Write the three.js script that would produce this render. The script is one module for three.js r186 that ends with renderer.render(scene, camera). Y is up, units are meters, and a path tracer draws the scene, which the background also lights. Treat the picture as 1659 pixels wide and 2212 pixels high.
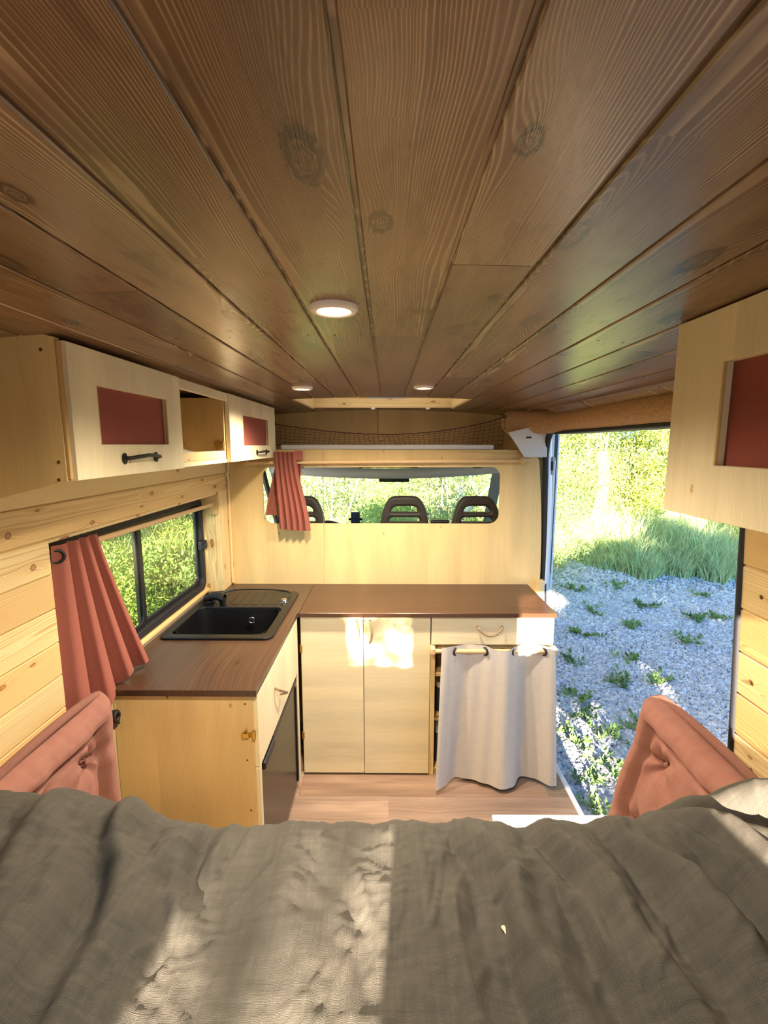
import * as THREE from 'three';
import { Sky } from 'three/addons/objects/Sky.js';
import { mergeGeometries } from 'three/addons/utils/BufferGeometryUtils.js';
import { RoundedBoxGeometry } from 'three/addons/geometries/RoundedBoxGeometry.js';

// ------------------------------------------------------------------ camera, sky, sun, exposure
// y is up, the van looks along -z; lengths in metres, floor at y = 0. "d" below is the distance ahead (-z).
const scene = new THREE.Scene();
const camera = new THREE.PerspectiveCamera(2 * Math.atan(1106 / 1000) * 180 / Math.PI, 1659 / 2212, 0.02, 200);
camera.position.set(0, 1.67, 0);
camera.rotation.order = 'YXZ';
camera.rotation.set(-Math.atan(0.146), Math.atan(0.0065), 0);
scene.add(camera);

const SUN = new THREE.Vector3(-0.075, 0.286, 1).normalize();
const sky = new Sky();
sky.name = 'sky';
sky.scale.setScalar(1000);
sky.material.uniforms.turbidity.value = 3;
sky.material.uniforms.rayleigh.value = 0.7;
sky.material.uniforms.mieCoefficient.value = 0.004;
sky.material.uniforms.mieDirectionalG.value = 0.7;
sky.material.uniforms.sunPosition.value.copy(SUN);
scene.add(sky);
scene.environmentIntensity = 1.0;

const sun = new THREE.DirectionalLight(0xffecd6, 32);
sun.name = 'sun';
sun.position.copy(SUN).multiplyScalar(30);
sun.castShadow = true;
sun.shadow.mapSize.set(4096, 4096);
Object.assign(sun.shadow.camera, { left: -12, right: 12, top: 12, bottom: -12, near: 1, far: 70 });
scene.add(sun);

const renderer = new THREE.WebGLRenderer({ antialias: true });
renderer.toneMapping = THREE.LinearToneMapping;
renderer.toneMappingExposure = 2.0;
renderer.shadowMap.enabled = true;
const LED_POWER = 4.2;

// ------------------------------------------------------------------ helpers
function rng(seed) { let a = seed >>> 0; return () => { a = (a + 0x6D2B79F5) | 0; let t = Math.imul(a ^ (a >>> 15), 1 | a); t = (t + Math.imul(t ^ (t >>> 7), 61 | t)) ^ t; return ((t ^ (t >>> 14)) >>> 0) / 4294967296; }; }
function hash(x, y, s) { let h = Math.imul(x, 374761393) + Math.imul(y, 668265263) + Math.imul(s, 974634757); h = Math.imul(h ^ (h >>> 13), 1274126177); return ((h ^ (h >>> 16)) >>> 0) / 4294967296; }
function vn(x, y, s = 0) { const xi = Math.floor(x), yi = Math.floor(y); let fx = x - xi, fy = y - yi; fx = fx * fx * (3 - 2 * fx); fy = fy * fy * (3 - 2 * fy); const a = hash(xi, yi, s), b = hash(xi + 1, yi, s), c = hash(xi, yi + 1, s), d = hash(xi + 1, yi + 1, s); return a + (b - a) * fx + (c - a + (a - b - c + d) * fx) * fy; }
function fbm(x, y, s = 0, o = 3) { let v = 0, a = 0.5, n = 0; for (let i = 0; i < o; i++) { v += a * vn(x, y, s + i * 17); n += a; x *= 2.03; y *= 2.03; a *= 0.5; } return v / n; }
const sst = (a, b, x) => { const t = Math.min(1, Math.max(0, (x - a) / (b - a))); return t * t * (3 - 2 * t); };
const mixn = (a, b, t) => a + (b - a) * t;
const rgb = (h) => [(h >> 16) & 255, (h >> 8) & 255, h & 255];

const taken = {};
function numbered(n) { if (!(n in taken)) { taken[n] = 0; return n; } taken[n]++; return n + '_' + String(taken[n]).padStart(3, '0'); }
function origin(o) { const v = new THREE.Vector3(); for (let p = o; p && p !== scene; p = p.parent) v.add(p.position); return v; }
function tag(o, label, category, group, kind) { o.userData.label = label; o.userData.category = category; if (group) o.userData.group = group; if (kind) o.userData.kind = kind; return o; }
function thing(name, label, category, [x, y, d], group, kind) { const g = new THREE.Group(); g.name = numbered(name); g.position.set(x, y, -d); scene.add(g); return tag(g, label, category, group, kind); }
function structure(name, label, category = 'structure', at = [0, 0, 0]) { return thing(name, label, category, at, null, 'structure'); }
function part(name, geo, mat, parent, label) { // geometry given in world coordinates
  const o = origin(parent); if (o.lengthSq()) geo.translate(-o.x, -o.y, -o.z);
  const m = new THREE.Mesh(geo, mat); m.name = name; if (label) m.userData.label = label; parent.add(m); return m;
}
function lpart(name, geo, mat, parent, label) { const m = new THREE.Mesh(geo, mat); m.name = name; if (label) m.userData.label = label; parent.add(m); return m; }
function single(name, geo, mat, label, category, group, kind) { geo.computeBoundingBox(); const b = geo.boundingBox, c = new THREE.Vector3((b.min.x + b.max.x) / 2, b.min.y, (b.min.z + b.max.z) / 2); geo.translate(-c.x, -c.y, -c.z); const m = new THREE.Mesh(geo, mat); m.position.copy(c); m.name = numbered(name); scene.add(m); return tag(m, label, category, group, kind); }

// uv in metres by the face's direction; g = axis of the grain (texture's v)
function uvm(geo, g = 1, sw = 1, sl = 1, ou = 0, ov = 0) {
  if (geo.index) geo = geo.toNonIndexed();
  if (!geo.attributes.normal) geo.computeVertexNormals();
  const p = geo.attributes.position, n = geo.attributes.normal, uv = new Float32Array(p.count * 2), c = [0, 0, 0];
  for (let i = 0; i < p.count; i += 3) {
    let ax = 0, ay = 0, az = 0; for (let k = 0; k < 3; k++) { ax += n.getX(i + k); ay += n.getY(i + k); az += n.getZ(i + k); }
    ax = Math.abs(ax); ay = Math.abs(ay); az = Math.abs(az);
    const a = ax >= ay && ax >= az ? 0 : ay >= az ? 1 : 2;
    let v = g, u; if (a === g) { u = (g + 1) % 3; v = (g + 2) % 3; } else u = 3 - a - g;
    for (let k = 0; k < 3; k++) { c[0] = p.getX(i + k); c[1] = p.getY(i + k); c[2] = p.getZ(i + k); uv[(i + k) * 2] = c[u] / sw + ou; uv[(i + k) * 2 + 1] = c[v] / sl + ov; }
  }
  geo.setAttribute('uv', new THREE.BufferAttribute(uv, 2)); return geo;
}
function fromFaces(verts, faces) { // flat-shaded polygons
  const pos = []; for (const f of faces) for (let i = 1; i + 1 < f.length; i++) for (const k of [f[0], f[i], f[i + 1]]) pos.push(...verts[k]);
  const g = new THREE.BufferGeometry(); g.setAttribute('position', new THREE.Float32BufferAttribute(pos, 3)); g.computeVertexNormals();
  g.setAttribute('uv', new THREE.Float32BufferAttribute(new Float32Array(pos.length / 3 * 2), 2)); return g;
}
// box with chamfered edges, 44 triangles; x0..x1, y0..y1, d0..d1 (d = -z)
function box(x0, x1, y0, y1, d0, d1, c = 0.0015) {
  const hx = (x1 - x0) / 2, hy = (y1 - y0) / 2, hz = (d1 - d0) / 2; c = Math.min(c, hx * 0.6, hy * 0.6, hz * 0.6);
  const V = [], id = (a, sx, sy, sz) => a * 8 + (sx > 0 ? 1 : 0) + (sy > 0 ? 2 : 0) + (sz > 0 ? 4 : 0);
  for (let a = 0; a < 3; a++) for (let k = 0; k < 8; k++) { const s = [k & 1 ? 1 : -1, k & 2 ? 1 : -1, k & 4 ? 1 : -1]; const h = [hx, hy, hz].map((e, i) => s[i] * (i === a ? e : e - c)); V.push(h); }
  const F = [], outward = (f) => { const [A, B, C] = [f[0], f[1], f[2]].map(i => new THREE.Vector3(...V[i])); const n = B.clone().sub(A).cross(C.clone().sub(A)); const m = new THREE.Vector3(); f.forEach(i => m.add(new THREE.Vector3(...V[i]))); if (n.dot(m) < 0) f.reverse(); F.push(f); };
  for (let a = 0; a < 3; a++) for (const s of [-1, 1]) { const q = [[-1, -1], [1, -1], [1, 1], [-1, 1]].map(([p, r]) => { const S = [0, 0, 0]; S[a] = s; S[(a + 1) % 3] = p; S[(a + 2) % 3] = r; return id(a, ...S); }); outward(q); }
  for (let a = 0; a < 3; a++) { const b = (a + 1) % 3, e = (a + 2) % 3; for (const p of [-1, 1]) for (const r of [-1, 1]) { const S = (t) => { const q = [0, 0, 0]; q[a] = t; q[b] = p; q[e] = r; return q; }; outward([id(b, ...S(-1)), id(b, ...S(1)), id(e, ...S(1)), id(e, ...S(-1))]); } }
  for (let k = 0; k < 8; k++) outward([id(0, k & 1 ? 1 : -1, k & 2 ? 1 : -1, k & 4 ? 1 : -1), id(1, k & 1 ? 1 : -1, k & 2 ? 1 : -1, k & 4 ? 1 : -1), id(2, k & 1 ? 1 : -1, k & 2 ? 1 : -1, k & 4 ? 1 : -1)]);
  return fromFaces(V, F).translate((x0 + x1) / 2, (y0 + y1) / 2, -(d0 + d1) / 2);
}
function rbox(x0, x1, y0, y1, d0, d1, r = 0.01, seg = 3) { return new RoundedBoxGeometry(x1 - x0, y1 - y0, d1 - d0, seg, r).translate((x0 + x1) / 2, (y0 + y1) / 2, -(d0 + d1) / 2); }
function merge(list) { return mergeGeometries(list.map(g => { const q = g.index ? g.toNonIndexed() : g; for (const k of Object.keys(q.attributes)) if (!['position', 'normal', 'uv'].includes(k)) q.deleteAttribute(k); return q; })); }
function cyl(r0, r1, h, seg = 16) { return new THREE.CylinderGeometry(r0, r1, h, seg); }
function bar(a, b, r, seg = 10, r2 = r) { const A = new THREE.Vector3(a[0], a[1], -a[2]), B = new THREE.Vector3(b[0], b[1], -b[2]), L = A.distanceTo(B); const g = new THREE.CylinderGeometry(r2, r, L, seg); g.applyQuaternion(new THREE.Quaternion().setFromUnitVectors(new THREE.Vector3(0, 1, 0), B.clone().sub(A).normalize())); const m = A.add(B).multiplyScalar(0.5); return g.translate(m.x, m.y, m.z); }
function tube(pts, r, seg = 40, rad = 8, closed = false) { return new THREE.TubeGeometry(new THREE.CatmullRomCurve3(pts.map(p => new THREE.Vector3(p[0], p[1], -p[2])), closed), seg, r, rad, closed); }
function rrect(x0, x1, y0, y1, r, S = THREE.Shape) { const s = new S(); s.moveTo(x0 + r, y0); s.lineTo(x1 - r, y0); s.absarc(x1 - r, y0 + r, r, -Math.PI / 2, 0); s.lineTo(x1, y1 - r); s.absarc(x1 - r, y1 - r, r, 0, Math.PI / 2); s.lineTo(x0 + r, y1); s.absarc(x0 + r, y1 - r, r, Math.PI / 2, Math.PI); s.lineTo(x0, y0 + r); s.absarc(x0 + r, y0 + r, r, Math.PI, Math.PI * 1.5); return s; }
function ext(shape, depth, bevel = 0, curve = 10) { return new THREE.ExtrudeGeometry(shape, { depth: depth - 2 * bevel, bevelEnabled: bevel > 0, bevelThickness: bevel, bevelSize: bevel, bevelOffset: -bevel, bevelSegments: 2, curveSegments: curve }).translate(0, 0, bevel); }
// extruded shapes laid into the side planes: shape (d, y) at x0 growing to +x
function extSide(shape, x0, thick, bevel = 0) { const g = ext(shape, thick, bevel); const p = g.attributes.position, n = g.attributes.normal; for (let i = 0; i < p.count; i++) { const [a, b, c] = [p.getX(i), p.getY(i), p.getZ(i)]; p.setXYZ(i, x0 + c, b, -a); const [e, f, h] = [n.getX(i), n.getY(i), n.getZ(i)]; n.setXYZ(i, h, f, -e); } return g; }
// shape (x, y) whose back lies at distance d1 and front at d0
function extFront(shape, d0, d1, bevel = 0) { return ext(shape, d1 - d0, bevel).translate(0, 0, -d1); }
// shape (x, d) lying flat, from y0 to y1
function extFlat(shape, y0, y1, bevel = 0) { const g = ext(shape, y1 - y0, bevel); const p = g.attributes.position, n = g.attributes.normal; for (let i = 0; i < p.count; i++) { const [a, b, c] = [p.getX(i), p.getY(i), p.getZ(i)]; p.setXYZ(i, a, y0 + c, -b); const [e, f, h] = [n.getX(i), n.getY(i), n.getZ(i)]; n.setXYZ(i, e, h, -f); } return g; }
// cloth: a sheet with thickness from a function (s, t) -> [x, y, d]
function sheet(fn, nu, nv, thick = 0.002, uvw = 1, uvh = 1) {
  const P = [], N = [], UV = [], I = [], e = 1e-3;
  const at = (s, t) => { const q = fn(s, t); return new THREE.Vector3(q[0], q[1], -q[2]); };
  for (const side of [1, -1]) for (let j = 0; j <= nv; j++) for (let i = 0; i <= nu; i++) {
    const s = i / nu, t = j / nv, p = at(s, t);
    const a = at(Math.min(1, s + e), t).sub(at(Math.max(0, s - e), t)), b = at(s, Math.min(1, t + e)).sub(at(s, Math.max(0, t - e)));
    const n = a.cross(b).normalize();
    P.push(p.x + n.x * side * thick / 2, p.y + n.y * side * thick / 2, p.z + n.z * side * thick / 2); N.push(n.x * side, n.y * side, n.z * side); UV.push(s * uvw, t * uvh);
  }
  const M = (nu + 1) * (nv + 1), k = (i, j) => j * (nu + 1) + i;
  for (let j = 0; j < nv; j++) for (let i = 0; i < nu; i++) { const a = k(i, j), b = k(i + 1, j), c = k(i + 1, j + 1), d = k(i, j + 1); I.push(a, b, c, a, c, d, M + a, M + c, M + b, M + a, M + d, M + c); }
  const rim = (a, b) => I.push(a, M + b, b, a, M + a, M + b);
  for (let i = 0; i < nu; i++) { rim(k(i, 0), k(i + 1, 0)); rim(k(i + 1, nv), k(i, nv)); }
  for (let j = 0; j < nv; j++) { rim(k(0, j + 1), k(0, j)); rim(k(nu, j), k(nu, j + 1)); }
  const g = new THREE.BufferGeometry(); g.setAttribute('position', new THREE.Float32BufferAttribute(P, 3)); g.setAttribute('normal', new THREE.Float32BufferAttribute(N, 3)); g.setAttribute('uv', new THREE.Float32BufferAttribute(UV, 2)); g.setIndex(I); return g;
}

// ------------------------------------------------------------------ textures: wood, fabric, stone
function dtex(data, w, h, srgb, fmt = THREE.RGBAFormat) { const t = new THREE.DataTexture(data, w, h, fmt); t.wrapS = t.wrapT = THREE.MirroredRepeatWrapping; t.magFilter = THREE.LinearFilter; t.minFilter = THREE.LinearMipmapLinearFilter; t.generateMipmaps = true; if (srgb) t.colorSpace = THREE.SRGBColorSpace; t.needsUpdate = true; return t; }
// several boards side by side, grain along v; strip = width of one board in metres, len = metres along v
function wood({ w, h, strips, strip, len, seed, base, line, dark, knot, freq = 330, contrast = 0.6, blotch = 0.3, knots = 3, knotR = 0.012, bumpStep = 2, fibre = 0.12, tones = 0.12, warpA = 0.02, stain = 0, lateA = 0.35, eye = 0.85 }) {
  const R = rng(seed), S = [];
  for (let s = 0; s < strips; s++) {
    const ks = []; const nk = Math.round(knots * (0.6 + 0.8 * R()));
    for (let k = 0; k < nk; k++) ks.push({ x: strip * (0.1 + 0.8 * R()), z: len * (k + 0.15 + 0.7 * R()) / nk, r: knotR * (0.4 + R() * 0.8), e: 1.3 + R() * 1.6, s: R() < 0.5 ? -1 : 1 });
    S.push({ cx: strip * (R() * 1.6 - 0.3), a: 0.012 + R() * 0.04, f: freq * (0.7 + R() * 0.7), tone: 1 + (R() - 0.5) * 2 * tones, ks, hue: R() });
  }
  const C = new Uint8Array(w * h * 4), bw = w / bumpStep, bh = h / bumpStep, B = new Uint8Array(bw * bh), cb = rgb(base), cl = rgb(line), cd = rgb(dark), ck = rgb(knot), sp = w / strips;
  for (let j = 0; j < h; j++) {
    const z = j / h * len;
    for (let s = 0; s < strips; s++) {
      const q = S[s], warp = (fbm(z * 1.1, s * 7.3, seed) - 0.5) * warpA * 2 + (fbm(z * 5, s * 3.1, seed + 5) - 0.5) * warpA * 0.25, near = q.ks.filter(k => Math.abs(k.z - z) < k.r * 14);
      for (let i = 0; i < sp; i++) {
        const x = i / sp * strip, col = s * sp + i;
        let dx = x - q.cx - warp, f = Math.sqrt(dx * dx + q.a * q.a) + (vn(x * 55, z * 3, seed + s) - 0.5) * 0.0035 + (vn(x * 160, z * 11, seed + s + 40) - 0.5) * 0.0011, core = 0, halo = 0, rk = 0, kr = 1;
        for (const k of near) {
          const ex = x - k.x, ez = (z - k.z) / k.e, d2 = (ex * ex + ez * ez) / (k.r * k.r), dh = (ex * ex + ez * ez / 6) / (k.r * k.r * 3.4);
          f += k.s * k.r * 1.5 * Math.exp(-dh);
          if (d2 < 9) { const rr = Math.sqrt(d2) + (vn(x * 300, z * 150, seed + 9) - 0.5) * 0.35; core = Math.max(core, 1 - sst(0.75, 1.05, rr)); if (rr < 1.1) kr = 0.55 + 0.45 * Math.sin(rr * 15 + vn(x * 400, z * 200, 3) * 3); rk = Math.max(rk, sst(0.6, 0.95, rr) * (1 - sst(0.95, 1.35, rr))); }
          halo = Math.max(halo, Math.exp(-dh * 0.8));
        }
        const ring = f * q.f + 1.6 * vn(f * 130, s * 3.7, seed + 60), t = ring - Math.floor(ring), late = sst(lateA, 0.86, t) * (1 - sst(0.88, 1, t));
        const fib = vn(x * 2600, z * 22, seed + 3) * 0.6 + vn(x * 900, z * 7, seed + 4) * 0.4, bl = fbm(x * 14 + s * 9, z * 2.2, seed + 21, 3), bl2 = stain ? fbm(x * 34 + s * 5, z * 13, seed + 33, 3) : 0.5;
        const k1 = late * contrast * (0.55 + 0.9 * vn(x * 40, z * 1.5, seed + 8));
        let dk = Math.min(1, halo * 0.35 + Math.max(0, bl - 0.5) * 2 * blotch + (stain ? sst(0.6, 0.78, bl2) * stain : 0));
        const mul = q.tone * (1 + (fib - 0.5) * 2 * fibre) * (1 + (bl - 0.5) * blotch * 0.5);
        const o = (j * w + col) * 4;
        for (let c = 0; c < 3; c++) { let v = mixn(cb[c], cl[c], Math.min(1, k1)); v = mixn(v, cd[c], dk); v = mixn(v, ck[c], Math.min(1, core * eye * kr + rk * 0.75)); C[o + c] = Math.max(0, Math.min(255, v * mul)); }
        C[o + 3] = 255;
        if (j % bumpStep === 0 && col % bumpStep === 0) B[(j / bumpStep) * bw + col / bumpStep] = Math.max(0, Math.min(255, 110 + late * 90 + (fib - 0.5) * 70 - core * 40));
      }
    }
  }
  return { map: dtex(C, w, h, true), bump: dtex(B, bw, bh, false, THREE.RedFormat), W: strip * strips, L: len, strip, n: strips };
}
function weave({ n = 512, seed, base, alt, threads = 64, slub = 0.5, contrast = 0.25, blotch = 0.1, streak = 0.5 }) {
  const C = new Uint8Array(n * n * 4), B = new Uint8Array(n * n), a = rgb(base), b = rgb(alt);
  for (let j = 0; j < n; j++) for (let i = 0; i < n; i++) {
    const x = i / n * threads, y = j / n * threads, jx = (vn(x * 0.9, y * 0.06, seed) - 0.5) * slub, jy = (vn(x * 0.06, y * 0.9, seed + 1) - 0.5) * slub;
    const wx = Math.abs(Math.sin(Math.PI * (x + jx))), wy = Math.abs(Math.sin(Math.PI * (y + jy))), over = (Math.floor(x + jx) + Math.floor(y + jy)) & 1;
    const hgt = over ? wx * (0.6 + 0.4 * wy) : wy * (0.6 + 0.4 * wx);
    const sx = vn(x * 0.45, y * 0.025, seed + 2), sy = vn(x * 0.025, y * 0.45, seed + 3), tone = (over ? sx : sy);
    const m = Math.min(1, Math.max(0, 0.5 + (tone - 0.5) * streak + (hgt - 0.6) * contrast * 2 + (fbm(i / n * 6, j / n * 6, seed + 6) - 0.5) * blotch * 4)), o = (j * n + i) * 4;
    for (let c = 0; c < 3; c++) C[o + c] = mixn(a[c], b[c], m); C[o + 3] = 255;
    B[j * n + i] = Math.min(255, hgt * 200 + tone * 50 * streak);
  }
  return { map: dtex(C, n, n, true), bump: dtex(B, n, n, false, THREE.RedFormat) };
}
function crumple(n, seed) { // creased, washed linen: ridged noise
  const B = new Uint8Array(n * n);
  for (let j = 0; j < n; j++) for (let i = 0; i < n; i++) {
    const x = i / n * 7, y = j / n * 7, wx = (fbm(x * 1.2, y * 1.2, seed) - 0.5) * 2.2, wy = (fbm(x * 1.2 + 9, y * 1.2, seed + 1) - 0.5) * 2.2;
    let r = 0; for (const [f, a] of [[1, 0.5], [2.3, 0.3], [5.1, 0.2]]) r += a * (1 - Math.abs(2 * vn((x + wx) * f * 1.4, (y + wy) * f * 0.8, seed + Math.round(f * 7)) - 1));
    B[j * n + i] = Math.max(0, Math.min(255, r * 255));
  }
  return dtex(B, n, n, false, THREE.RedFormat);
}
const T = {
  ceilA: wood({ w: 2048, h: 2048, strips: 4, strip: 0.112, len: 2.3, seed: 11, base: 0x82664a, line: 0xcdb290, dark: 0x5f4630, knot: 0x3d2d1f, freq: 500, contrast: 0.68, lateA: 0.45, eye: 0.7, blotch: 0.42, knots: 5, knotR: 0.013, fibre: 0.1, tones: 0.12, warpA: 0.03, stain: 0.28 }),
  ceilB: wood({ w: 2048, h: 2048, strips: 4, strip: 0.112, len: 2.3, seed: 29, base: 0x7e6348, line: 0xcbb090, dark: 0x5b432e, knot: 0x40301f, freq: 540, contrast: 0.68, lateA: 0.45, eye: 0.7, blotch: 0.42, knots: 5, knotR: 0.012, fibre: 0.1, tones: 0.12, warpA: 0.035, stain: 0.28 }),
  pine: wood({ w: 2048, h: 1024, strips: 8, strip: 0.116, len: 1.9, seed: 5, base: 0xe3ca92, line: 0xc8a265, dark: 0xcda76e, knot: 0x8a5426, freq: 240, contrast: 0.75, blotch: 0.2, knots: 9, knotR: 0.0068, fibre: 0.03, tones: 0.04, warpA: 0.02 }),
  ply: wood({ w: 1024, h: 1024, strips: 2, strip: 0.6, len: 1.4, seed: 77, base: 0xe5d6ae, line: 0xddcb9d, dark: 0xdcca9b, knot: 0xb08a55, freq: 60, contrast: 0.35, blotch: 0.3, knots: 3, knotR: 0.004, fibre: 0.025, tones: 0.01, warpA: 0.12 }),
  dark: wood({ w: 1024, h: 1024, strips: 2, strip: 0.4, len: 1.3, seed: 91, base: 0x443023, line: 0x563e2e, dark: 0x35261b, knot: 0x30221a, freq: 90, contrast: 0.6, blotch: 0.5, knots: 2, knotR: 0.006, fibre: 0.09, tones: 0.03, warpA: 0.08 }),
  vinyl: wood({ w: 1024, h: 1024, strips: 4, strip: 0.18, len: 1.25, seed: 41, base: 0x927966, line: 0x7d6654, dark: 0xa78f7b, knot: 0x6d5138, freq: 130, contrast: 0.7, blotch: 0.8, knots: 0, knotR: 0.008, fibre: 0.06, tones: 0.08, warpA: 0.05 }),
  terra: weave({ n: 512, seed: 3, base: 0x8d4d3e, alt: 0x9e5b4b, threads: 96, contrast: 0.15, blotch: 0.05 }),
  cush: weave({ n: 512, seed: 8, base: 0x855648, alt: 0x986a5a, threads: 80, contrast: 0.15, blotch: 0.12 }),
  linen: weave({ n: 512, seed: 13, base: 0xbdb4a8, alt: 0xd3cabe, threads: 90, slub: 0.8, contrast: 0.25, blotch: 0.06 }),
  duvet: weave({ n: 1024, seed: 17, base: 0x36332b, alt: 0x4e4940, threads: 230, slub: 0.9, contrast: 0.35, blotch: 0.12, streak: 0.5 }),
};
const M = {};
const std = (o) => new THREE.MeshStandardMaterial(o);
const woodMat = (t, rough, bump, color = 0xffffff) => std({ map: t.map, bumpMap: t.bump, bumpScale: bump, roughness: rough, color });
M.ceil = [];
for (const t of [T.ceilA, T.ceilB]) for (const c of [0xffffff, 0xefe4da]) M.ceil.push(woodMat(t, 0.27, 0.00018, c));
M.pine = [woodMat(T.pine, 0.55, 0.0004), woodMat(T.pine, 0.55, 0.0004, 0xf3e9dc)];
M.ply = woodMat(T.ply, 0.6, 0.0002);
M.plyWarm = woodMat(T.ply, 0.6, 0.0002, 0xf2dfbe);
M.mdf = woodMat(T.ply, 0.75, 0.0002, 0xe6cda6);
M.edge = std({ color: 0xc9a468, roughness: 0.7 });
M.dark = woodMat(T.dark, 0.3, 0.0001);
M.vinyl = [woodMat(T.vinyl, 0.5, 0.0002), woodMat(T.vinyl, 0.5, 0.0002, 0xe9e2da)];
const fabric = (t, k, bump, extra = {}) => { const m = t.map.clone(), b = t.bump.clone(); for (const q of [m, b]) { q.repeat.set(k, k); q.wrapS = q.wrapT = THREE.RepeatWrapping; q.needsUpdate = true; } return new THREE.MeshPhysicalMaterial({ map: m, bumpMap: b, bumpScale: bump, roughness: 0.92, ...extra }); };
M.terra = fabric(T.terra, 9, 0.0003, { sheen: 0.3, sheenRoughness: 0.8, sheenColor: new THREE.Color(0xc9806c) });
M.panel = fabric(T.terra, 9, 0.0003, { color: 0xf6e2e0 });
M.cush = fabric(T.cush, 7, 0.0004, { sheen: 0.3, sheenRoughness: 0.8, sheenColor: new THREE.Color(0xc98a72) });
M.linen = fabric(T.linen, 6, 0.0003);
M.duvet = fabric(T.duvet, 2.6, 0.0007);
M.black = std({ color: 0x17161a, roughness: 0.45 });
M.iron = std({ color: 0x232120, roughness: 0.5, metalness: 0.4 });
M.rubber = std({ color: 0x1c1c20, roughness: 0.6 });
M.granite = std({ color: 0x100f0f, roughness: 0.36 });
M.fridge = std({ color: 0x2a2522, roughness: 0.28 });
M.chrome = std({ color: 0xd8d6d2, roughness: 0.18, metalness: 1 });
M.brass = std({ color: 0xb8924a, roughness: 0.35, metalness: 1 });
M.white = std({ color: 0xdfe1e4, roughness: 0.35 });
M.bodyGrey = std({ color: 0xb7b9bb, roughness: 0.45 });
M.trim = std({ color: 0xd6d6d0, roughness: 0.7 });
M.headrest = std({ color: 0x3a302b, roughness: 0.55 });
M.felt = (() => { const n = 256, C = new Uint8Array(n * n * 4); for (let j = 0; j < n; j++) for (let i = 0; i < n; i++) { const v = fbm(i / 5, j / 5, 61, 3), o = (j * n + i) * 4, k = 0.75 + 0.5 * v; C[o] = 176 * k; C[o + 1] = 138 * k; C[o + 2] = 98 * k; C[o + 3] = 255; } const t = dtex(C, n, n, true); t.repeat.set(5, 5); return std({ map: t, roughness: 1, bumpMap: t, bumpScale: 0.001 }); })();
M.glass = new THREE.MeshPhysicalMaterial({ color: 0xffffff, roughness: 0.02, transmission: 1, thickness: 0, ior: 1.45 });
M.tint = new THREE.MeshPhysicalMaterial({ color: 0xcfd8cc, roughness: 0.02, transmission: 1, thickness: 0, ior: 1.45 });
M.acrylic = new THREE.MeshPhysicalMaterial({ color: 0xf0f0ec, roughness: 1, transmission: 0.5, thickness: 0 });
M.rod = std({ color: 0xd9b583, roughness: 0.55 });
M.rope = std({ color: 0x9a8263, roughness: 0.95 });
M.screw = std({ color: 0x6b5330, roughness: 0.4, metalness: 0.8 });

// ------------------------------------------------------------------ boards with tongue and V-groove (28 triangles)
// local: width along x, visible face at y = 0 looking down, length from z = 0 to -len
function plank(w, len, tex, k, off, gap = 0.005, t = 0.012, c = 0.0018) {
  const m = w - gap, q = [[c, 0], [m - c, 0], [m, c], [m, 0.005], [w + 0.001, 0.005], [w + 0.001, t], [0, t], [0, c]], V = [], F = [];
  for (const z of [0, -len]) for (const [x, y] of q) V.push([x, y, z]);
  const n = q.length; F.push([...Array(n).keys()], [...Array(n).keys()].map(i => 2 * n - 1 - i));
  for (let i = 0; i < n; i++) { const j = (i + 1) % n; F.push([j, i, n + i, n + j]); }
  const g = fromFaces(V, F), p = g.attributes.position, uv = g.attributes.uv;
  for (let i = 0; i < p.count; i++) uv.setXY(i, ((k % tex.n) * tex.strip + 0.002 + Math.min(tex.strip - 0.004, p.getX(i) + Math.abs(p.getY(i)) * 0.3)) / tex.W, (off - p.getZ(i)) / tex.L);
  return g;
}

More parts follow.
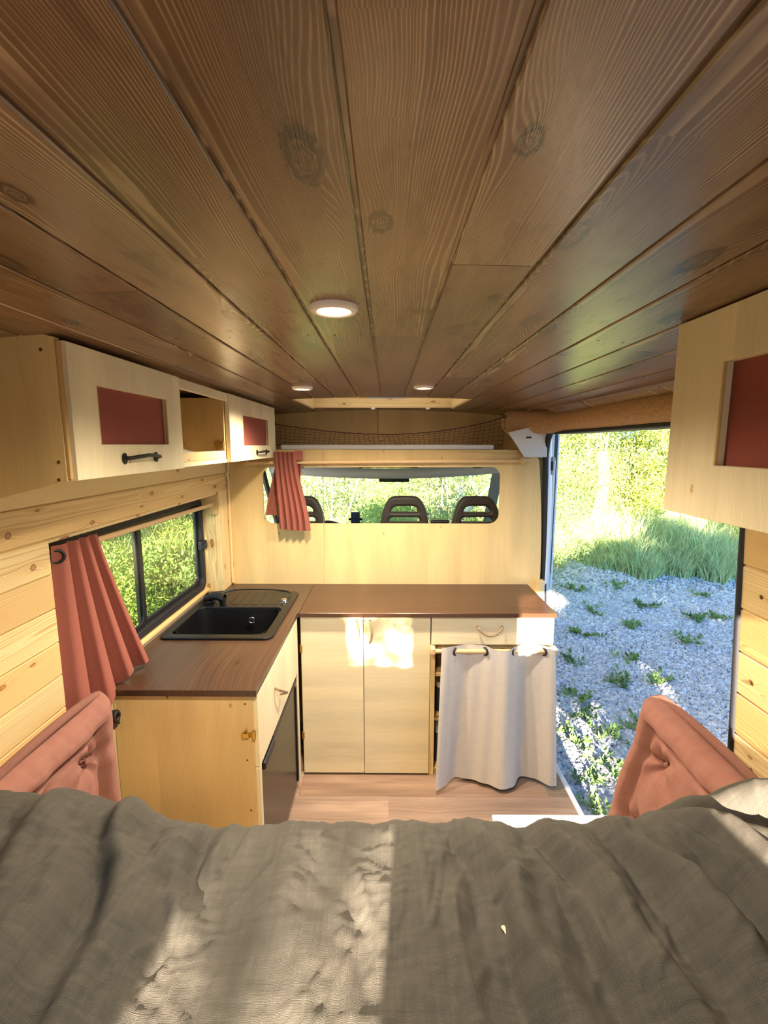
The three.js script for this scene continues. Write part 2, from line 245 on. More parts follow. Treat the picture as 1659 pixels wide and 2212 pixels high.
// ------------------------------------------------------------------ ceiling: stained boards, slightly arched
const hC = (x) => 1.90 - 0.055 * (x + 0.03) * (x + 0.03);
const BW = 0.1115, HATCH = { x0: -0.474, x1: 0.418, d0: 2.33, d1: 2.97 }, REAR = -0.7, FRONT = 3.22;
{
  const c = structure('ceiling', 'dark stained wooden board ceiling of the van', 'ceiling', [0, 1.9, 0]);
  const joints = { [-4]: [0.72], [-3]: [1.75], [-2]: [], [-1]: [1.98], 0: [1.04], 1: [0.638], 2: [1.62], 3: [], 4: [1.2], 5: [1.1], 6: [1.75], 7: [0.9] };
  const R = rng(4), screws = [];
  for (let n = -8; n <= 7; n++) {
    const x0 = -0.028 + BW * n, x1 = x0 + BW, y0 = hC(x0), y1 = hC(x1), drop = n === 7 ? 0.012 : 0, inHatch = n >= -4 && n <= 3;
    const cuts = [REAR, ...(joints[n] || [1.3]), ...(inHatch ? [HATCH.d0, HATCH.d1] : []), FRONT];
    for (let i = 0; i + 1 < cuts.length; i++) {
      const a = cuts[i], b = cuts[i + 1]; if (inHatch && a === HATCH.d0) continue;
      const k = (n + 8) * 3 + i * 5, mi = Math.floor(R() * 4), g = plank(BW, b - a - 0.0015, mi < 2 ? T.ceilA : T.ceilB, k + (n + 8), R() * 2);
      g.rotateZ(Math.atan2(y1 - drop - y0, BW)).translate(x0, y0, -a); part('board', g, M.ceil[mi], c);
    }
    for (const d of [1.025, 2.14]) for (const e of [0.25, 0.75]) { const x = x0 + BW * e, s = new THREE.SphereGeometry(0.0028, 6, 4).scale(1, 0.3, 1); s.translate(x, mixn(y0, y1, e) - 0.0002, -(d + (R() - 0.5) * 0.012)); screws.push(s); }
  }
  const sc = part('screw_heads', merge(screws), M.screw, c); sc.userData.kind = 'stuff';
  // insulation layer and roof skin above, with the hatch cut out
  const roof = new THREE.Shape([[-1.0, REAR], [1.0, REAR], [1.0, 3.35], [-1.0, 3.35]].map(p => new THREE.Vector2(...p)));
  roof.holes.push(new THREE.Path([[HATCH.x0, HATCH.d0], [HATCH.x0, HATCH.d1], [HATCH.x1, HATCH.d1], [HATCH.x1, HATCH.d0]].map(p => new THREE.Vector2(...p))));
  part('roof_panel', extFlat(roof, 1.925, 1.985), M.white, c, 'white painted steel roof panel');
}
// roof hatch with a pine lining and a milky lid
{
  const h = structure('window_2', 'roof hatch with a pale pine lining set into the dark ceiling', 'roof hatch', [0, 1.9, 2.6]);
  const { x0, x1, d0, d1 } = HATCH, t = 0.018;
  const li = (n, g, ax) => part(n, uvm(g, ax, T.pine.W, T.pine.L, 0.33, 0.2), M.pine[0], h);
  li('lining_board', box(x0, x1, 1.896, 2.02, d1 - t, d1), 0); li('lining_board', box(x0, x1, 1.896, 2.02, d0, d0 + t), 0);
  li('lining_board', box(x0, x0 + t, 1.89, 2.02, d0 + t, d1 - t), 2); li('lining_board', box(x1 - t, x1, 1.89, 2.02, d0 + t, d1 - t), 2);
  const rim = rrect(x0, x1, d0, d1, 0.03); rim.holes.push(rrect(x0 + 0.05, x1 - 0.05, d0 + 0.05, d1 - 0.05, 0.03, THREE.Path));
  part('lid_frame', extFlat(rim, 2.02, 2.04, 0.003), M.white, h);
  part('lid', extFlat(rrect(x0 + 0.05, x1 - 0.05, d0 + 0.05, d1 - 0.05, 0.03), 2.026, 2.03), M.acrylic, h);
  part('blind_edge', box(-0.1, 0.09, 1.893, 1.899, d0 - 0.012, d0 + 0.004), M.white, h, 'short white plastic strip at the hatch rim');
  for (const x of [-0.1, 0.24]) part('clip', rbox(x, x + 0.025, 1.885, 1.897, d1 - 0.03, d1 - 0.018, 0.003, 2), M.white, h);
}
// ------------------------------------------------------------------ downlights
const lampGlow = std({ color: 0xffffff, emissive: 0xffecc8, emissiveIntensity: 5, roughness: 0.5 });
const lampRim = std({ color: 0xf2e6da, roughness: 0.35 });
for (const [x, d, label] of [[-0.09, 0.823, 'round recessed ceiling downlight alone on a wide board, well ahead of the hatch'], [-0.338, 1.895, 'small round ceiling downlight near the overhead cabinet end of the hatch'], [0.146, 1.897, 'small round ceiling downlight near the doorway end of the hatch']]) {
  const y = hC(x), t = thing('downlight', label, 'ceiling light', [x, y, d], 'round warm ceiling downlights');
  lpart('rim', new THREE.LatheGeometry([[0.028, 0.001], [0.027, -0.007], [0.031, -0.0095], [0.037, -0.009], [0.0405, -0.005], [0.041, 0.0015]].map(p => new THREE.Vector2(...p)), 40), lampRim, t);
  lpart('diffuser', new THREE.CylinderGeometry(0.0285, 0.0285, 0.002, 32).translate(0, -0.0058, 0), lampGlow, t, 'glowing warm white lens');
  const L = new THREE.SpotLight(0xffeed6, LED_POWER, 0, 1.35, 0.6, 2); L.name = 'downlight_lamp'; L.position.set(0, -0.012, 0); L.target.position.set(0, -1, 0); L.castShadow = true; L.shadow.radius = 1.4; t.add(L); t.add(L.target);
}

// ------------------------------------------------------------------ floor: vinyl planks across the van
{
  const f = structure('floor', 'greyish brown wood-look vinyl plank floor', 'floor', [0, 0, 0]);
  part('subfloor', box(-1.0, 0.9, -0.06, -0.003, REAR, 2.62, 0.002), M.bodyGrey, f);
  const R = rng(9);
  for (let r = 0; r < 19; r++) {
    const d0 = REAR + r * 0.18, d1 = Math.min(2.62, d0 + 0.18); let x = -1.0 + (r % 2 ? -0.55 : 0) - R() * 0.2;
    while (x < 0.875) { const a = Math.max(-1.0, x), b = Math.min(0.875, x + 1.2); if (b > a + 0.01) part('floor_plank', uvm(box(a, b - 0.0006, -0.004, 0, d0, d1 - 0.0006, 0.0006), 0, T.vinyl.W, T.vinyl.L, R() * 3, R() * 3), M.vinyl[R() < 0.5 ? 0 : 1], f); x += 1.2; }
  }
  part('sill_strip', rbox(0.874, 0.9, -0.03, 0.004, 1.1, 2.62, 0.004, 2), M.white, f, 'pale metal edge strip along the doorway');
}

// ------------------------------------------------------------------ left wall: pine boards around the window, outer skin
const XL = -0.9;
function sidePlank(y0, d0, d1, k, off, tex = T.pine, w = 0.095, gap = 0.003) { // face looks to +x
  const g = plank(w, d1 - d0, tex, k, off, gap, 0.012, 0.0015); const m = new THREE.Matrix4().makeBasis(new THREE.Vector3(0, 1, 0), new THREE.Vector3(-1, 0, 0), new THREE.Vector3(0, 0, 1)); return g.applyMatrix4(m).translate(XL, y0, -d0);
}
{
  const w = structure('wall_left', 'pale knotty pine board wall with the sliding window', 'wall', [XL, 0, 0]);
  const R = rng(15);
  for (let i = 0; i < 15; i++) { const y = -0.005 + i * 0.095; part('board', sidePlank(y, REAR, 1.2, i * 3, R() * 1.6), M.pine[i % 2], w); }
  for (let i = 0; i < 5; i++) part('board', sidePlank(1.42 + i * 0.095, REAR, 2.6, i * 5 + 2, R() * 1.6), M.pine[(i + 1) % 2], w);
  const pw = (n, g, ax, o = 0.1) => part(n, uvm(g, ax, T.pine.W, T.pine.L, o, o * 2.7), M.pine[0], w);
  pw('reveal_board', box(-1.005, XL, 0.86, 1.42, 2.455, 2.6), 1, 0.37); pw('reveal_board', box(-1.005, XL - 0.013, 0.0, 1.42, 1.18, 1.2), 1, 0.6);
  pw('soffit_board', box(-1.005, XL - 0.013, 1.405, 1.42, 1.2, 2.455), 2, 0.2);
  pw('corner_moulding', box(XL, XL + 0.016, 0.875, 1.6, 2.582, 2.6, 0.006), 1, 0.5);
  part('lower_panel', uvm(box(-1.0, -0.915, 0.0, 0.845, 1.2, 2.6), 1, T.ply.W, T.ply.L), M.ply, w, 'pale plywood lining below the counter');
  part('sill_moulding', uvm(box(-1.004, -0.972, 0.87, 0.893, 1.2, 2.455, 0.008), 2, T.pine.W, T.pine.L, 0.2), M.pine[1], w);
  const skin = new THREE.Shape([[REAR, -0.35], [2.66, -0.35], [2.66, 1.99], [REAR, 1.99]].map(p => new THREE.Vector2(...p))); skin.holes.push(rrect(1.25, 2.44, 0.9, 1.385, 0.05, THREE.Path));
  part('body_panel', extSide(skin, -1.035, 0.03), M.white, w, 'white painted body panel');
}
// sliding window in the left wall
{
  const w = structure('window_1', 'black framed sliding side window beside the sink', 'window', [-1.0, 0.9, 1.83]);
  const o = rrect(1.24, 2.45, 0.89, 1.395, 0.055); o.holes.push(rrect(1.275, 2.415, 0.925, 1.36, 0.04, THREE.Path));
  part('frame', extSide(o, -1.01, 0.022, 0.004), M.rubber, w);
  for (const [a, b, x] of [[1.272, 1.84, -1.012], [1.805, 2.418, -1.02]]) {
    const s = rrect(a, b, 0.922, 1.363, 0.04); s.holes.push(rrect(a + 0.026, b - 0.026, 0.945, 1.34, 0.03, THREE.Path));
    const sash = part('sash', extSide(s, x, 0.014, 0.002), M.black, w); part('pane', extSide(rrect(a + 0.02, b - 0.02, 0.94, 1.345, 0.03), x + 0.005, 0.004), M.tint, sash);
  }
  const l = part('latch', rbox(-1.0, -0.965, 1.115, 1.165, 2.385, 2.43, 0.006), M.black, w); part('latch_lever', rbox(-0.972, -0.955, 1.125, 1.155, 2.36, 2.41, 0.005), M.black, l);
}
// ------------------------------------------------------------------ right wall: pine boards behind the doorway, leaning with the body
const XRat = (y) => 0.896 + (1.455 - y) * 0.06, DR = 1.16;
{
  const w = structure('wall_right', 'pine board wall behind the sliding door opening', 'wall', [0.9, 0, 0]);
  const R = rng(23);
  for (let i = -7; i < 5; i++) {
    const y = 1.025 + 0.115 * i, g = plank(0.115, DR - REAR - 0.012, T.pine, i * 3 + 40, R() * 1.5, 0.004, 0.014, 0.002);
    const m = new THREE.Matrix4().makeBasis(new THREE.Vector3(0, 1, 0), new THREE.Vector3(1, 0, 0), new THREE.Vector3(0, 0, -1)); // local -z length runs to +z
    g.applyMatrix4(m); const p = g.attributes.position; const ix = []; for (let k = 0; k < p.count; k += 3) { for (const a of [g.attributes.position, g.attributes.uv, g.attributes.normal]) { const s = a.itemSize; for (let c = 0; c < s; c++) { const t = a.array[(k + 1) * s + c]; a.array[(k + 1) * s + c] = a.array[(k + 2) * s + c]; a.array[(k + 2) * s + c] = t; } } } // the basis mirrors
    g.rotateZ(0.06); g.computeVertexNormals(); g.translate(XRat(y), y, -(DR - 0.012)); part('board', g, M.pine[(i + 8) % 2], w);
    if (i % 2 === 0) part('screw', new THREE.SphereGeometry(0.006, 10, 6).scale(0.4, 1, 1).translate(XRat(y + 0.03) - 0.001, y + 0.05, -(DR - 0.06 - R() * 0.02)), M.screw, w);
  }
  part('inner_post', box(0.935, 0.99, -0.05, 1.75, 1.02, DR - 0.004), M.white, w);
  const skin = new THREE.Shape([[REAR, -0.35], [DR, -0.35], [DR, 1.78], [2.8, 1.78], [2.8, -0.35], [2.84, -0.35], [2.84, 1.99], [REAR, 1.99]].map(p => new THREE.Vector2(...p)));
  part('body_panel', extSide(skin, 1.0, 0.03), M.white, w, 'white painted body panel');
  part('step_panel', box(0.88, 0.9, -0.35, -0.03, DR, 2.6), M.bodyGrey, w);
}
// door frame: black seal, white pillar, felt covered header
{
  const t = structure('door_1', 'open sliding door frame with black rubber seal, white pillar and felt covered header', 'door frame', [0.9, 0, 1.9]);
  const seal = [[0.9, 1.765, 1.3], [0.895, 1.76, 2.0], [0.89, 1.755, 2.48], [0.888, 1.73, 2.56], [0.886, 1.66, 2.6], [0.893, 1.45, 2.61], [0.905, 1.15, 2.615], [0.915, 0.85, 2.615], [0.92, 0.4, 2.61], [0.91, 0.02, 2.6]];
  part('rubber_seal', tube(seal, 0.017, 90, 10), M.rubber, t);
  part('rear_seal', tube([[0.905, 1.74, 1.155], [0.898, 1.5, 1.153], [0.912, 1.2, 1.153], [0.93, 0.9, 1.153], [0.945, 0.5, 1.153], [0.94, 0.0, 1.155]], 0.009, 60, 8), M.rubber, t);
  // white pillar: curved post in front of the opening
  const pil = (s, q) => { const y = 1.8 - q * 1.85, bulge = 0.028 * Math.sin(Math.PI * Math.min(1, q * 1.15)); return [0.885 + bulge + s * 0.05, y, 2.612 + 0.16 * s * s]; };
  part('pillar', sheet(pil, 8, 40, 0.03), M.white, t);
  part('pillar_return', box(0.95, 1.03, -0.05, 1.8, 2.8, 2.84, 0.01), M.white, t);
  const lk = part('striker_plate', rbox(0.925, 0.94, 1.5, 1.6, 2.605, 2.65, 0.004), M.bodyGrey, t); part('striker', rbox(0.918, 0.93, 1.525, 1.575, 2.602, 2.63, 0.004), M.iron, lk);
  // corner bracket above the partition
  const br = new THREE.Shape([[0.665, 1.735], [0.885, 1.79], [0.885, 1.6], [0.76, 1.6], [0.70, 1.69]].map(p => new THREE.Vector2(...p)));
  const b = part('corner_plate', extFront(br, 2.585, 2.6, 0.003), M.white, t, 'white painted corner plate with a dark slot'); part('slot', rbox(0.765, 0.795, 1.703, 1.712, 2.58, 2.586, 0.003), M.black, b);
  // header
  const hd = (s, q) => { const a = q * Math.PI * 1.25 - 0.5, d = mixn(0.9, 2.68, s), r = 0.05 + 0.012 * Math.max(0, (s - 0.8) / 0.2); return [0.905 - Math.sin(a) * 0.055 - 0.2 * Math.pow(Math.max(0, (s - 0.86) / 0.14), 2), 1.792 + Math.cos(a) * r * 1.05 + (fbm(s * 30, q * 4, 3) - 0.5) * 0.004, d]; };
  const hl = part('header_felt', sheet(hd, 90, 20, 0.006, 2.5, 0.3), M.felt, t, 'brown felt covered header roll');
  for (const [d, y] of [[1.42, 1.8], [1.5, 1.775], [1.36, 1.79]]) part('hole', new THREE.SphereGeometry(0.005, 8, 6).scale(0.4, 1, 1).translate(0.852, y, -d), M.black, hl);
  part('header_rail', box(0.885, 1.0, 1.724, 1.79, 0.9, 2.56, 0.004), M.rubber, t);
}
// ceiling edge trim on the doorway side
{
  const t = structure('trim_1', 'dark stained curved edge board of the ceiling above the doorway', 'trim', [0.84, 1.85, 1.5]);
  const f = (s, q) => [0.80 + q * 0.068, 1.862 - q * q * 0.04, mixn(0.3, 2.5 - 0.1 * q, s)];
  part('edge_board', sheet(f, 30, 10, 0.01, 2.2 / T.ceilA.L, 0.08 / T.ceilA.W), M.ceil[2], t);
}
// ------------------------------------------------------------------ front partition of plywood with a window cut-out
const DP = 2.6;
{
  const w = structure('wall_front', 'pale plywood partition behind the cab with a wide rounded window', 'wall', [0, 0, DP]);
  for (const [x0, x1, right] of [[-1.0, -0.3615, false], [-0.3605, 0.888, true]]) {
    const s = new THREE.Shape();
    s.moveTo(x0, 0); s.lineTo(right ? 0.868 : x1, 0);
    if (right) { s.lineTo(0.868, 0.4); s.lineTo(0.885, 0.9); s.bezierCurveTo(0.885, 1.2, 0.87, 1.35, 0.85, 1.57); s.quadraticCurveTo(0.846, 1.603, 0.815, 1.607); s.bezierCurveTo(0.5, 1.63, 0.1, 1.64, x0, 1.642); }
    else { s.lineTo(x1, 1.642); s.lineTo(x0, 1.64); }
    s.lineTo(x0, 0);
    // the window is a notch in each panel
    const g = (() => { const X0 = -0.70, X1 = 0.635, Y0 = 1.223, Y1 = 1.545, r = 0.055, h = new THREE.Path();
      if (!right) { h.moveTo(x1 - 0.0001, Y0); h.lineTo(x1 - 0.0001, Y1); h.lineTo(X0 + r, Y1); h.absarc(X0 + r, Y1 - r, r, Math.PI / 2, Math.PI); h.lineTo(X0, Y0 + r); h.absarc(X0 + r, Y0 + r, r, Math.PI, Math.PI * 1.5); h.lineTo(x1 - 0.0001, Y0); }
      else { h.moveTo(x0 + 0.0001, Y0); h.lineTo(X1 - r, Y0); h.absarc(X1 - r, Y0 + r, r, -Math.PI / 2, 0); h.lineTo(X1, Y1 - r); h.absarc(X1 - r, Y1 - r, r, 0, Math.PI / 2); h.lineTo(x0 + 0.0001, Y1); h.lineTo(x0 + 0.0001, Y0); }
      s.holes.push(h); return extFront(s, DP, DP + 0.012); })();
    part('panel', uvm(g, 1, T.ply.W, T.ply.L, right ? 0.3 : 0.8), M.plyWarm, w);
  }
  part('post', uvm(box(0.86, 0.9, 0.7, 0.9, 2.56, 2.598), 1, T.pine.W, T.pine.L), M.pine[0], w, 'short pine post beside the counter end');
}
// rear wall with its two door leaves: one ajar, one shut with a window
{
  const w = structure('wall_rear', 'white painted rear body frame of the van', 'wall', [0, 0, REAR]);
  part('header', box(-1.03, 1.03, 1.83, 1.99, REAR - 0.06, REAR), M.white, w); part('blind_cassette', rbox(-0.8, -0.11, 1.72, 1.829, REAR - 0.058, REAR - 0.004, 0.015), M.white, w);
  part('post', box(-1.03, -0.8, -0.35, 1.83, REAR - 0.06, REAR), M.white, w); part('post', box(0.9, 1.03, -0.35, 1.83, REAR - 0.06, REAR), M.white, w);
  part('bumper', box(-1.03, 1.03, -0.35, 0, REAR - 0.06, REAR), M.bodyGrey, w);
  const d3 = structure('door_3', 'shut rear door leaf with a small high window', 'door', [0.37, 0, REAR - 0.06]);
  const s = rrect(-0.1, 0.9, -0.05, 1.84, 0.03); s.holes.push(rrect(0.42, 0.85, 1.43, 1.79, 0.1, THREE.Path));
  part('leaf', extFront(s, REAR - 0.12, REAR - 0.065, 0.004), M.white, d3); part('pane', extFront(rrect(0.41, 0.86, 1.42, 1.8, 0.1), REAR - 0.1, REAR - 0.096), M.glass, d3);
  const d2 = structure('door_2', 'rear door leaf standing ajar', 'door', [-0.8, 0, REAR - 0.06]);
  const g = ext(rrect(0, 0.74, -0.05, 1.84, 0.03), 0.045, 0.004); d2.rotation.y = -1.08; lpart('leaf', g, M.white, d2); lpart('handle', new THREE.TorusGeometry(0.05, 0.008, 8, 20, Math.PI).rotateZ(-Math.PI / 2).translate(0.66, 0.9, 0), M.black, d2);
}

// ------------------------------------------------------------------ cupboard hardware
function pull(parent, x, y, d, L) { // black cast pull on a face looking to +x, length along d
  const h = part('handle', merge([tube([[x, y, d - L / 2], [x + 0.014, y + 0.001, d - L / 2 + 0.003], [x + 0.022, y + 0.004, d - L / 4], [x + 0.024, y + 0.006, d], [x + 0.022, y + 0.004, d + L / 4], [x + 0.014, y + 0.001, d + L / 2 - 0.003], [x, y, d + L / 2]], 0.0048, 30, 8), ...[-1, 1].map(s => new THREE.CylinderGeometry(0.008, 0.009, 0.005, 12).rotateZ(Math.PI / 2).scale(1, 1.5, 1).translate(x + 0.002, y, -(d + s * L / 2)))]), M.iron, parent, 'black cast iron pull'); return h;
}
function framedDoor(parent, x, dir, d0, d1, y0, y1, p) { // door of ply with a fabric panel; dir = side it faces
  const s = new THREE.Shape([[d0, y0], [d1, y0], [d1, y1], [d0, y1]].map(q => new THREE.Vector2(...q))); s.holes.push(new THREE.Path([[p[0], p[2]], [p[0], p[3]], [p[1], p[3]], [p[1], p[2]]].map(q => new THREE.Vector2(...q))));
  const xa = dir > 0 ? x - 0.018 : x, dr = part('door', uvm(extSide(s, xa, 0.018, 0.0012), 1, T.ply.W, T.ply.L, d0 * 0.7), M.ply, parent);
  const xf = dir > 0 ? x - 0.016 : x + 0.014; part('fabric_panel', uvm(box(xf, xf + 0.003, p[2] - 0.01, p[3] + 0.01, p[0] - 0.01, p[1] + 0.01), 1, 1, 1), M.panel, dr, 'terracotta red fabric panel');
  const xe = dir > 0 ? x - 0.0012 : x + 0.0012, w = 0.004; // thin beading round the panel
  for (const g of [box(xe - w, xe + w * 0.2, p[2], p[3], p[1] - w, p[1], 0.001), box(xe - w, xe + w * 0.2, p[2], p[3], p[0], p[0] + w, 0.001)]) part('beading', g, M.edge, dr);
  return dr;
}
function brassHinge(parent, x, y, d, s = 1) { const leaf = new THREE.Shape(); leaf.moveTo(0, -0.012); leaf.lineTo(0.01, -0.02); leaf.lineTo(0.016, -0.012); leaf.lineTo(0.034, -0.01); leaf.lineTo(0.034, 0.01); leaf.lineTo(0.016, 0.012); leaf.lineTo(0.01, 0.02); leaf.lineTo(0, 0.012); const g = ext(leaf, 0.002, 0.0004); g.scale(s, s, 1); const m = g.clone().scale(-0.6, 1, 1).translate(0.03 * 0, 0, 0); return part('hinge', merge([g.translate(-0.034 * s, 0, 0), bar([0, -0.015 * s, 0], [0, 0.015 * s, 0], 0.003, 10)]).translate(x, y, -d), M.brass, parent, 'brass hinge'); }
function ropeHandle(parent, pts) { const c = new THREE.CatmullRomCurve3(pts.map(p => new THREE.Vector3(p[0], p[1], -p[2]))), L = []; const fr = c.computeFrenetFrames(80); for (let s = 0; s < 3; s++) { const q = []; for (let i = 0; i <= 80; i++) { const p = c.getPoint(i / 80), a = i / 80 * 26 + s * 2.094; q.push(p.addScaledVector(fr.normals[i], Math.cos(a) * 0.003).addScaledVector(fr.binormals[i], Math.sin(a) * 0.003)); } L.push(new THREE.TubeGeometry(new THREE.CatmullRomCurve3(q), 100, 0.0033, 6)); } return part('rope_handle', merge(L), M.rope, parent, 'twisted natural rope handle'); }
const plyU = (g, ax = 1, o = 0) => uvm(g, ax, T.ply.W, T.ply.L, o, o * 1.7);
const pineU = (g, ax = 1, o = 0) => uvm(g, ax, T.pine.W, T.pine.L, o, o * 1.7);
const screwDot = (parent, x, y, d, axis, r = 0.0035) => { const g = new THREE.SphereGeometry(r, 8, 6); axis === 'x' ? g.scale(0.35, 1, 1) : g.scale(1, 1, 0.35); return part('screw', g.translate(x, y, -d), M.screw, parent); };

// ------------------------------------------------------------------ overhead cabinet over the window
{
  const c = thing('overhead_cabinet', 'long plywood overhead cabinet with two red fabric doors and an open bay above the window', 'cabinet', [-0.76, 1.598, 1.76]);
  const X = -0.62;
  const end = new THREE.Shape([[-0.93, 1.562], [-0.78, 1.562], [-0.638, 1.597], [-0.638, 1.874], [-0.66, 1.879], [-0.75, 1.876], [-0.93, 1.85]].map(q => new THREE.Vector2(...q)));
  const ep = part('end_panel', plyU(extFront(end, 0.92, 0.935, 0.001), 1, 0.4), M.plyWarm, c);
  for (const [x, y] of [[-0.665, 1.85], [-0.652, 1.635], [-0.655, 1.6]]) screwDot(c, x, y, 0.9195, 'z');
  part('bottom_panel', plyU(box(-0.9, -0.638, 1.598, 1.612, 0.935, 2.6), 2), M.ply, c);
  part('back_panel', plyU(box(-0.9, -0.885, 1.612, 1.86, 0.935, 2.6), 2), M.mdf, c);
  part('divider', plyU(box(-0.885, -0.64, 1.612, 1.852, 1.41, 1.425), 1), M.mdf, c);
  part('divider', plyU(box(-0.885, -0.64, 1.612, 1.85, 1.842, 1.857), 1, 0.6), M.mdf, c);
  part('top_rail', plyU(box(-0.642, -0.626, 1.838, 1.868, 1.42, 1.857), 2, 0.2), M.ply, c);
  part('ledge', pineU(box(-0.655, -0.64, 1.612, 1.645, 1.425, 1.842), 2, 0.3), M.pine[0], c, 'pine lip along the open bay'); screwDot(c, -0.64, 1.62, 1.5, 'x');
  const d1 = framedDoor(c, X, 1, 0.926, 1.418, 1.598, 1.868, [1.012, 1.33, 1.67, 1.795]); pull(d1, X, 1.637, 1.168, 0.15);
  const d2 = framedDoor(c, X, 1, 1.852, 2.6, 1.6, 1.868, [2.025, 2.45, 1.665, 1.795]); pull(d2, X, 1.632, 2.3, 0.17);
  brassHinge(c, -0.645, 1.667, 1.838, 1);
  part('spacer', plyU(box(-0.638, -0.63, 1.6, 1.868, 0.921, 0.93), 1), M.edge, c);
}
{ // plastic bag in the open bay
  const f = (s, t) => { const a = s * Math.PI * 2, r = (0.035 + 0.03 * Math.sin(t * 2.2)) * (1 + 0.35 * (fbm(s * 5, t * 4, 5) - 0.5)); return [-0.74 + Math.cos(a) * r * 1.3, 1.614 + 0.006 + Math.max(0, Math.sin(a) * 0.035 * (1 - t * 0.8) + 0.022) * (1 - t * 0.6), 1.52 + t * 0.24 + Math.sin(a * 2) * 0.006]; };
  single('plastic_bag', sheet(f, 40, 24, 0.0008), new THREE.MeshPhysicalMaterial({ color: 0xf2f2ee, roughness: 0.12, transmission: 0.8, thickness: 0, side: THREE.DoubleSide }), 'crumpled clear plastic bag lying in the open bay of the overhead cabinet', 'plastic bag');
}
// ------------------------------------------------------------------ overhead cabinet on the doorway side
{
  const c = thing('overhead_cabinet', 'plywood overhead cabinet with one red fabric panel above the pine wall by the doorway', 'cabinet', [0.7, 1.549, 0.5]);
  const X = 0.52, d0 = 0.15, d1 = 0.868;
  framedDoor(c, X, -1, d0, d1, 1.549, 1.88, [0.285, 0.742, 1.637, 1.796]);
  part('end_panel', plyU(box(X + 0.019, 0.89, 1.549, 1.845, d1 - 0.016, d1 - 0.001), 1), M.ply, c); part('end_panel', plyU(box(X + 0.019, 0.89, 1.549, 1.845, d0, d0 + 0.015), 1), M.ply, c);
  part('bottom_panel', plyU(box(X + 0.019, 0.895, 1.549, 1.563, d0 + 0.016, d1 - 0.017), 2), M.ply, c);
}
// ------------------------------------------------------------------ countertops
const YC = 0.869;
{
  const s = new THREE.Shape([[-0.915, 1.418], [-0.43, 1.418], [-0.43, 2.123], [-0.4235, 2.128], [-0.4235, 2.598], [-0.97, 2.598], [-0.97, 1.436], [-0.915, 1.436]].map(q => new THREE.Vector2(...q)));
  s.holes.push(rrect(-0.93, -0.495, 1.83, 2.41, 0.03, THREE.Path));
  single('countertop', uvm(extFlat(s, 0.847, YC, 0.0015), 2, T.dark.W, T.dark.L), M.dark, 'dark brown stained countertop with the black sink let into it', 'countertop');
  single('countertop', uvm(box(-0.4225, 0.815, 0.847, YC, 2.125, 2.598, 0.002), 0, T.dark.W, T.dark.L, 0.4, 0.2), woodMat(T.dark, 0.3, 0.0001, 0xffe9d8), 'reddish brown stained countertop running along the partition to the doorway', 'countertop');
}
// ------------------------------------------------------------------ sink, tap
{
  const c = thing('sink', 'black composite sink with grooved drainer beside the window', 'sink', [-0.71, 0.75, 2.12]);
  const rim = rrect(-0.95, -0.475, 1.81, 2.43, 0.035); rim.holes.push(rrect(-0.915, -0.512, 1.85, 2.175, 0.035, THREE.Path));
  part('rim', extFlat(rim, YC + 0.0005, YC + 0.011, 0.004), M.granite, c);
  const f = (s, t) => { const a = s * Math.PI * 2, k = t < 0.8 ? 1 - t * 0.06 : mixn(1 - 0.048, 0, (t - 0.8) / 0.2), n = 6, cx = Math.cos(a), cy = Math.sin(a), r = 1 / Math.pow(Math.pow(Math.abs(cx), n) + Math.pow(Math.abs(cy), n), 1 / n); return [-0.7135 + cx * r * 0.2025 * k, 0.876 - (t < 0.8 ? t / 0.8 * 0.15 : 0.15 + (t - 0.8) * 0.02), 2.0125 + cy * r * 0.1635 * k]; };
  part('bowl', sheet(f, 72, 24, 0.004), M.granite, c);
  const gr = []; for (let i = 0; i < 7; i++) { const x = -0.87 + i * 0.048; gr.push(rbox(x, x + 0.036, YC + 0.0095, YC + 0.0125, 2.21, 2.395, 0.0014, 1)); }
  for (const g of gr) part('drainer_rib', g, M.granite, c);
  part('drainer_lip', tube([[-0.9, YC + 0.011, 2.2], [-0.9, YC + 0.012, 2.412], [-0.53, YC + 0.012, 2.412], [-0.52, YC + 0.011, 2.2]], 0.004, 60, 8), M.granite, c);
  const ov = part('overflow', new THREE.TorusGeometry(0.014, 0.003, 8, 24).translate(-0.66, 0.82, -2.158), M.chrome, c, 'chrome overflow ring'); part('overflow_bar', merge([new THREE.BoxGeometry(0.004, 0.024, 0.004), new THREE.BoxGeometry(0.02, 0.004, 0.004)]).rotateZ(0.6).translate(-0.66, 0.82, -2.158), M.chrome, ov);
  part('waste_knob', new THREE.LatheGeometry([[0, 0.016], [0.012, 0.016], [0.016, 0.012], [0.014, 0.004], [0.018, 0]].map(p => new THREE.Vector2(...p)), 24).translate(-0.522, YC + 0.0105, -2.255), M.chrome, c, 'chrome pop-up waste knob');
}
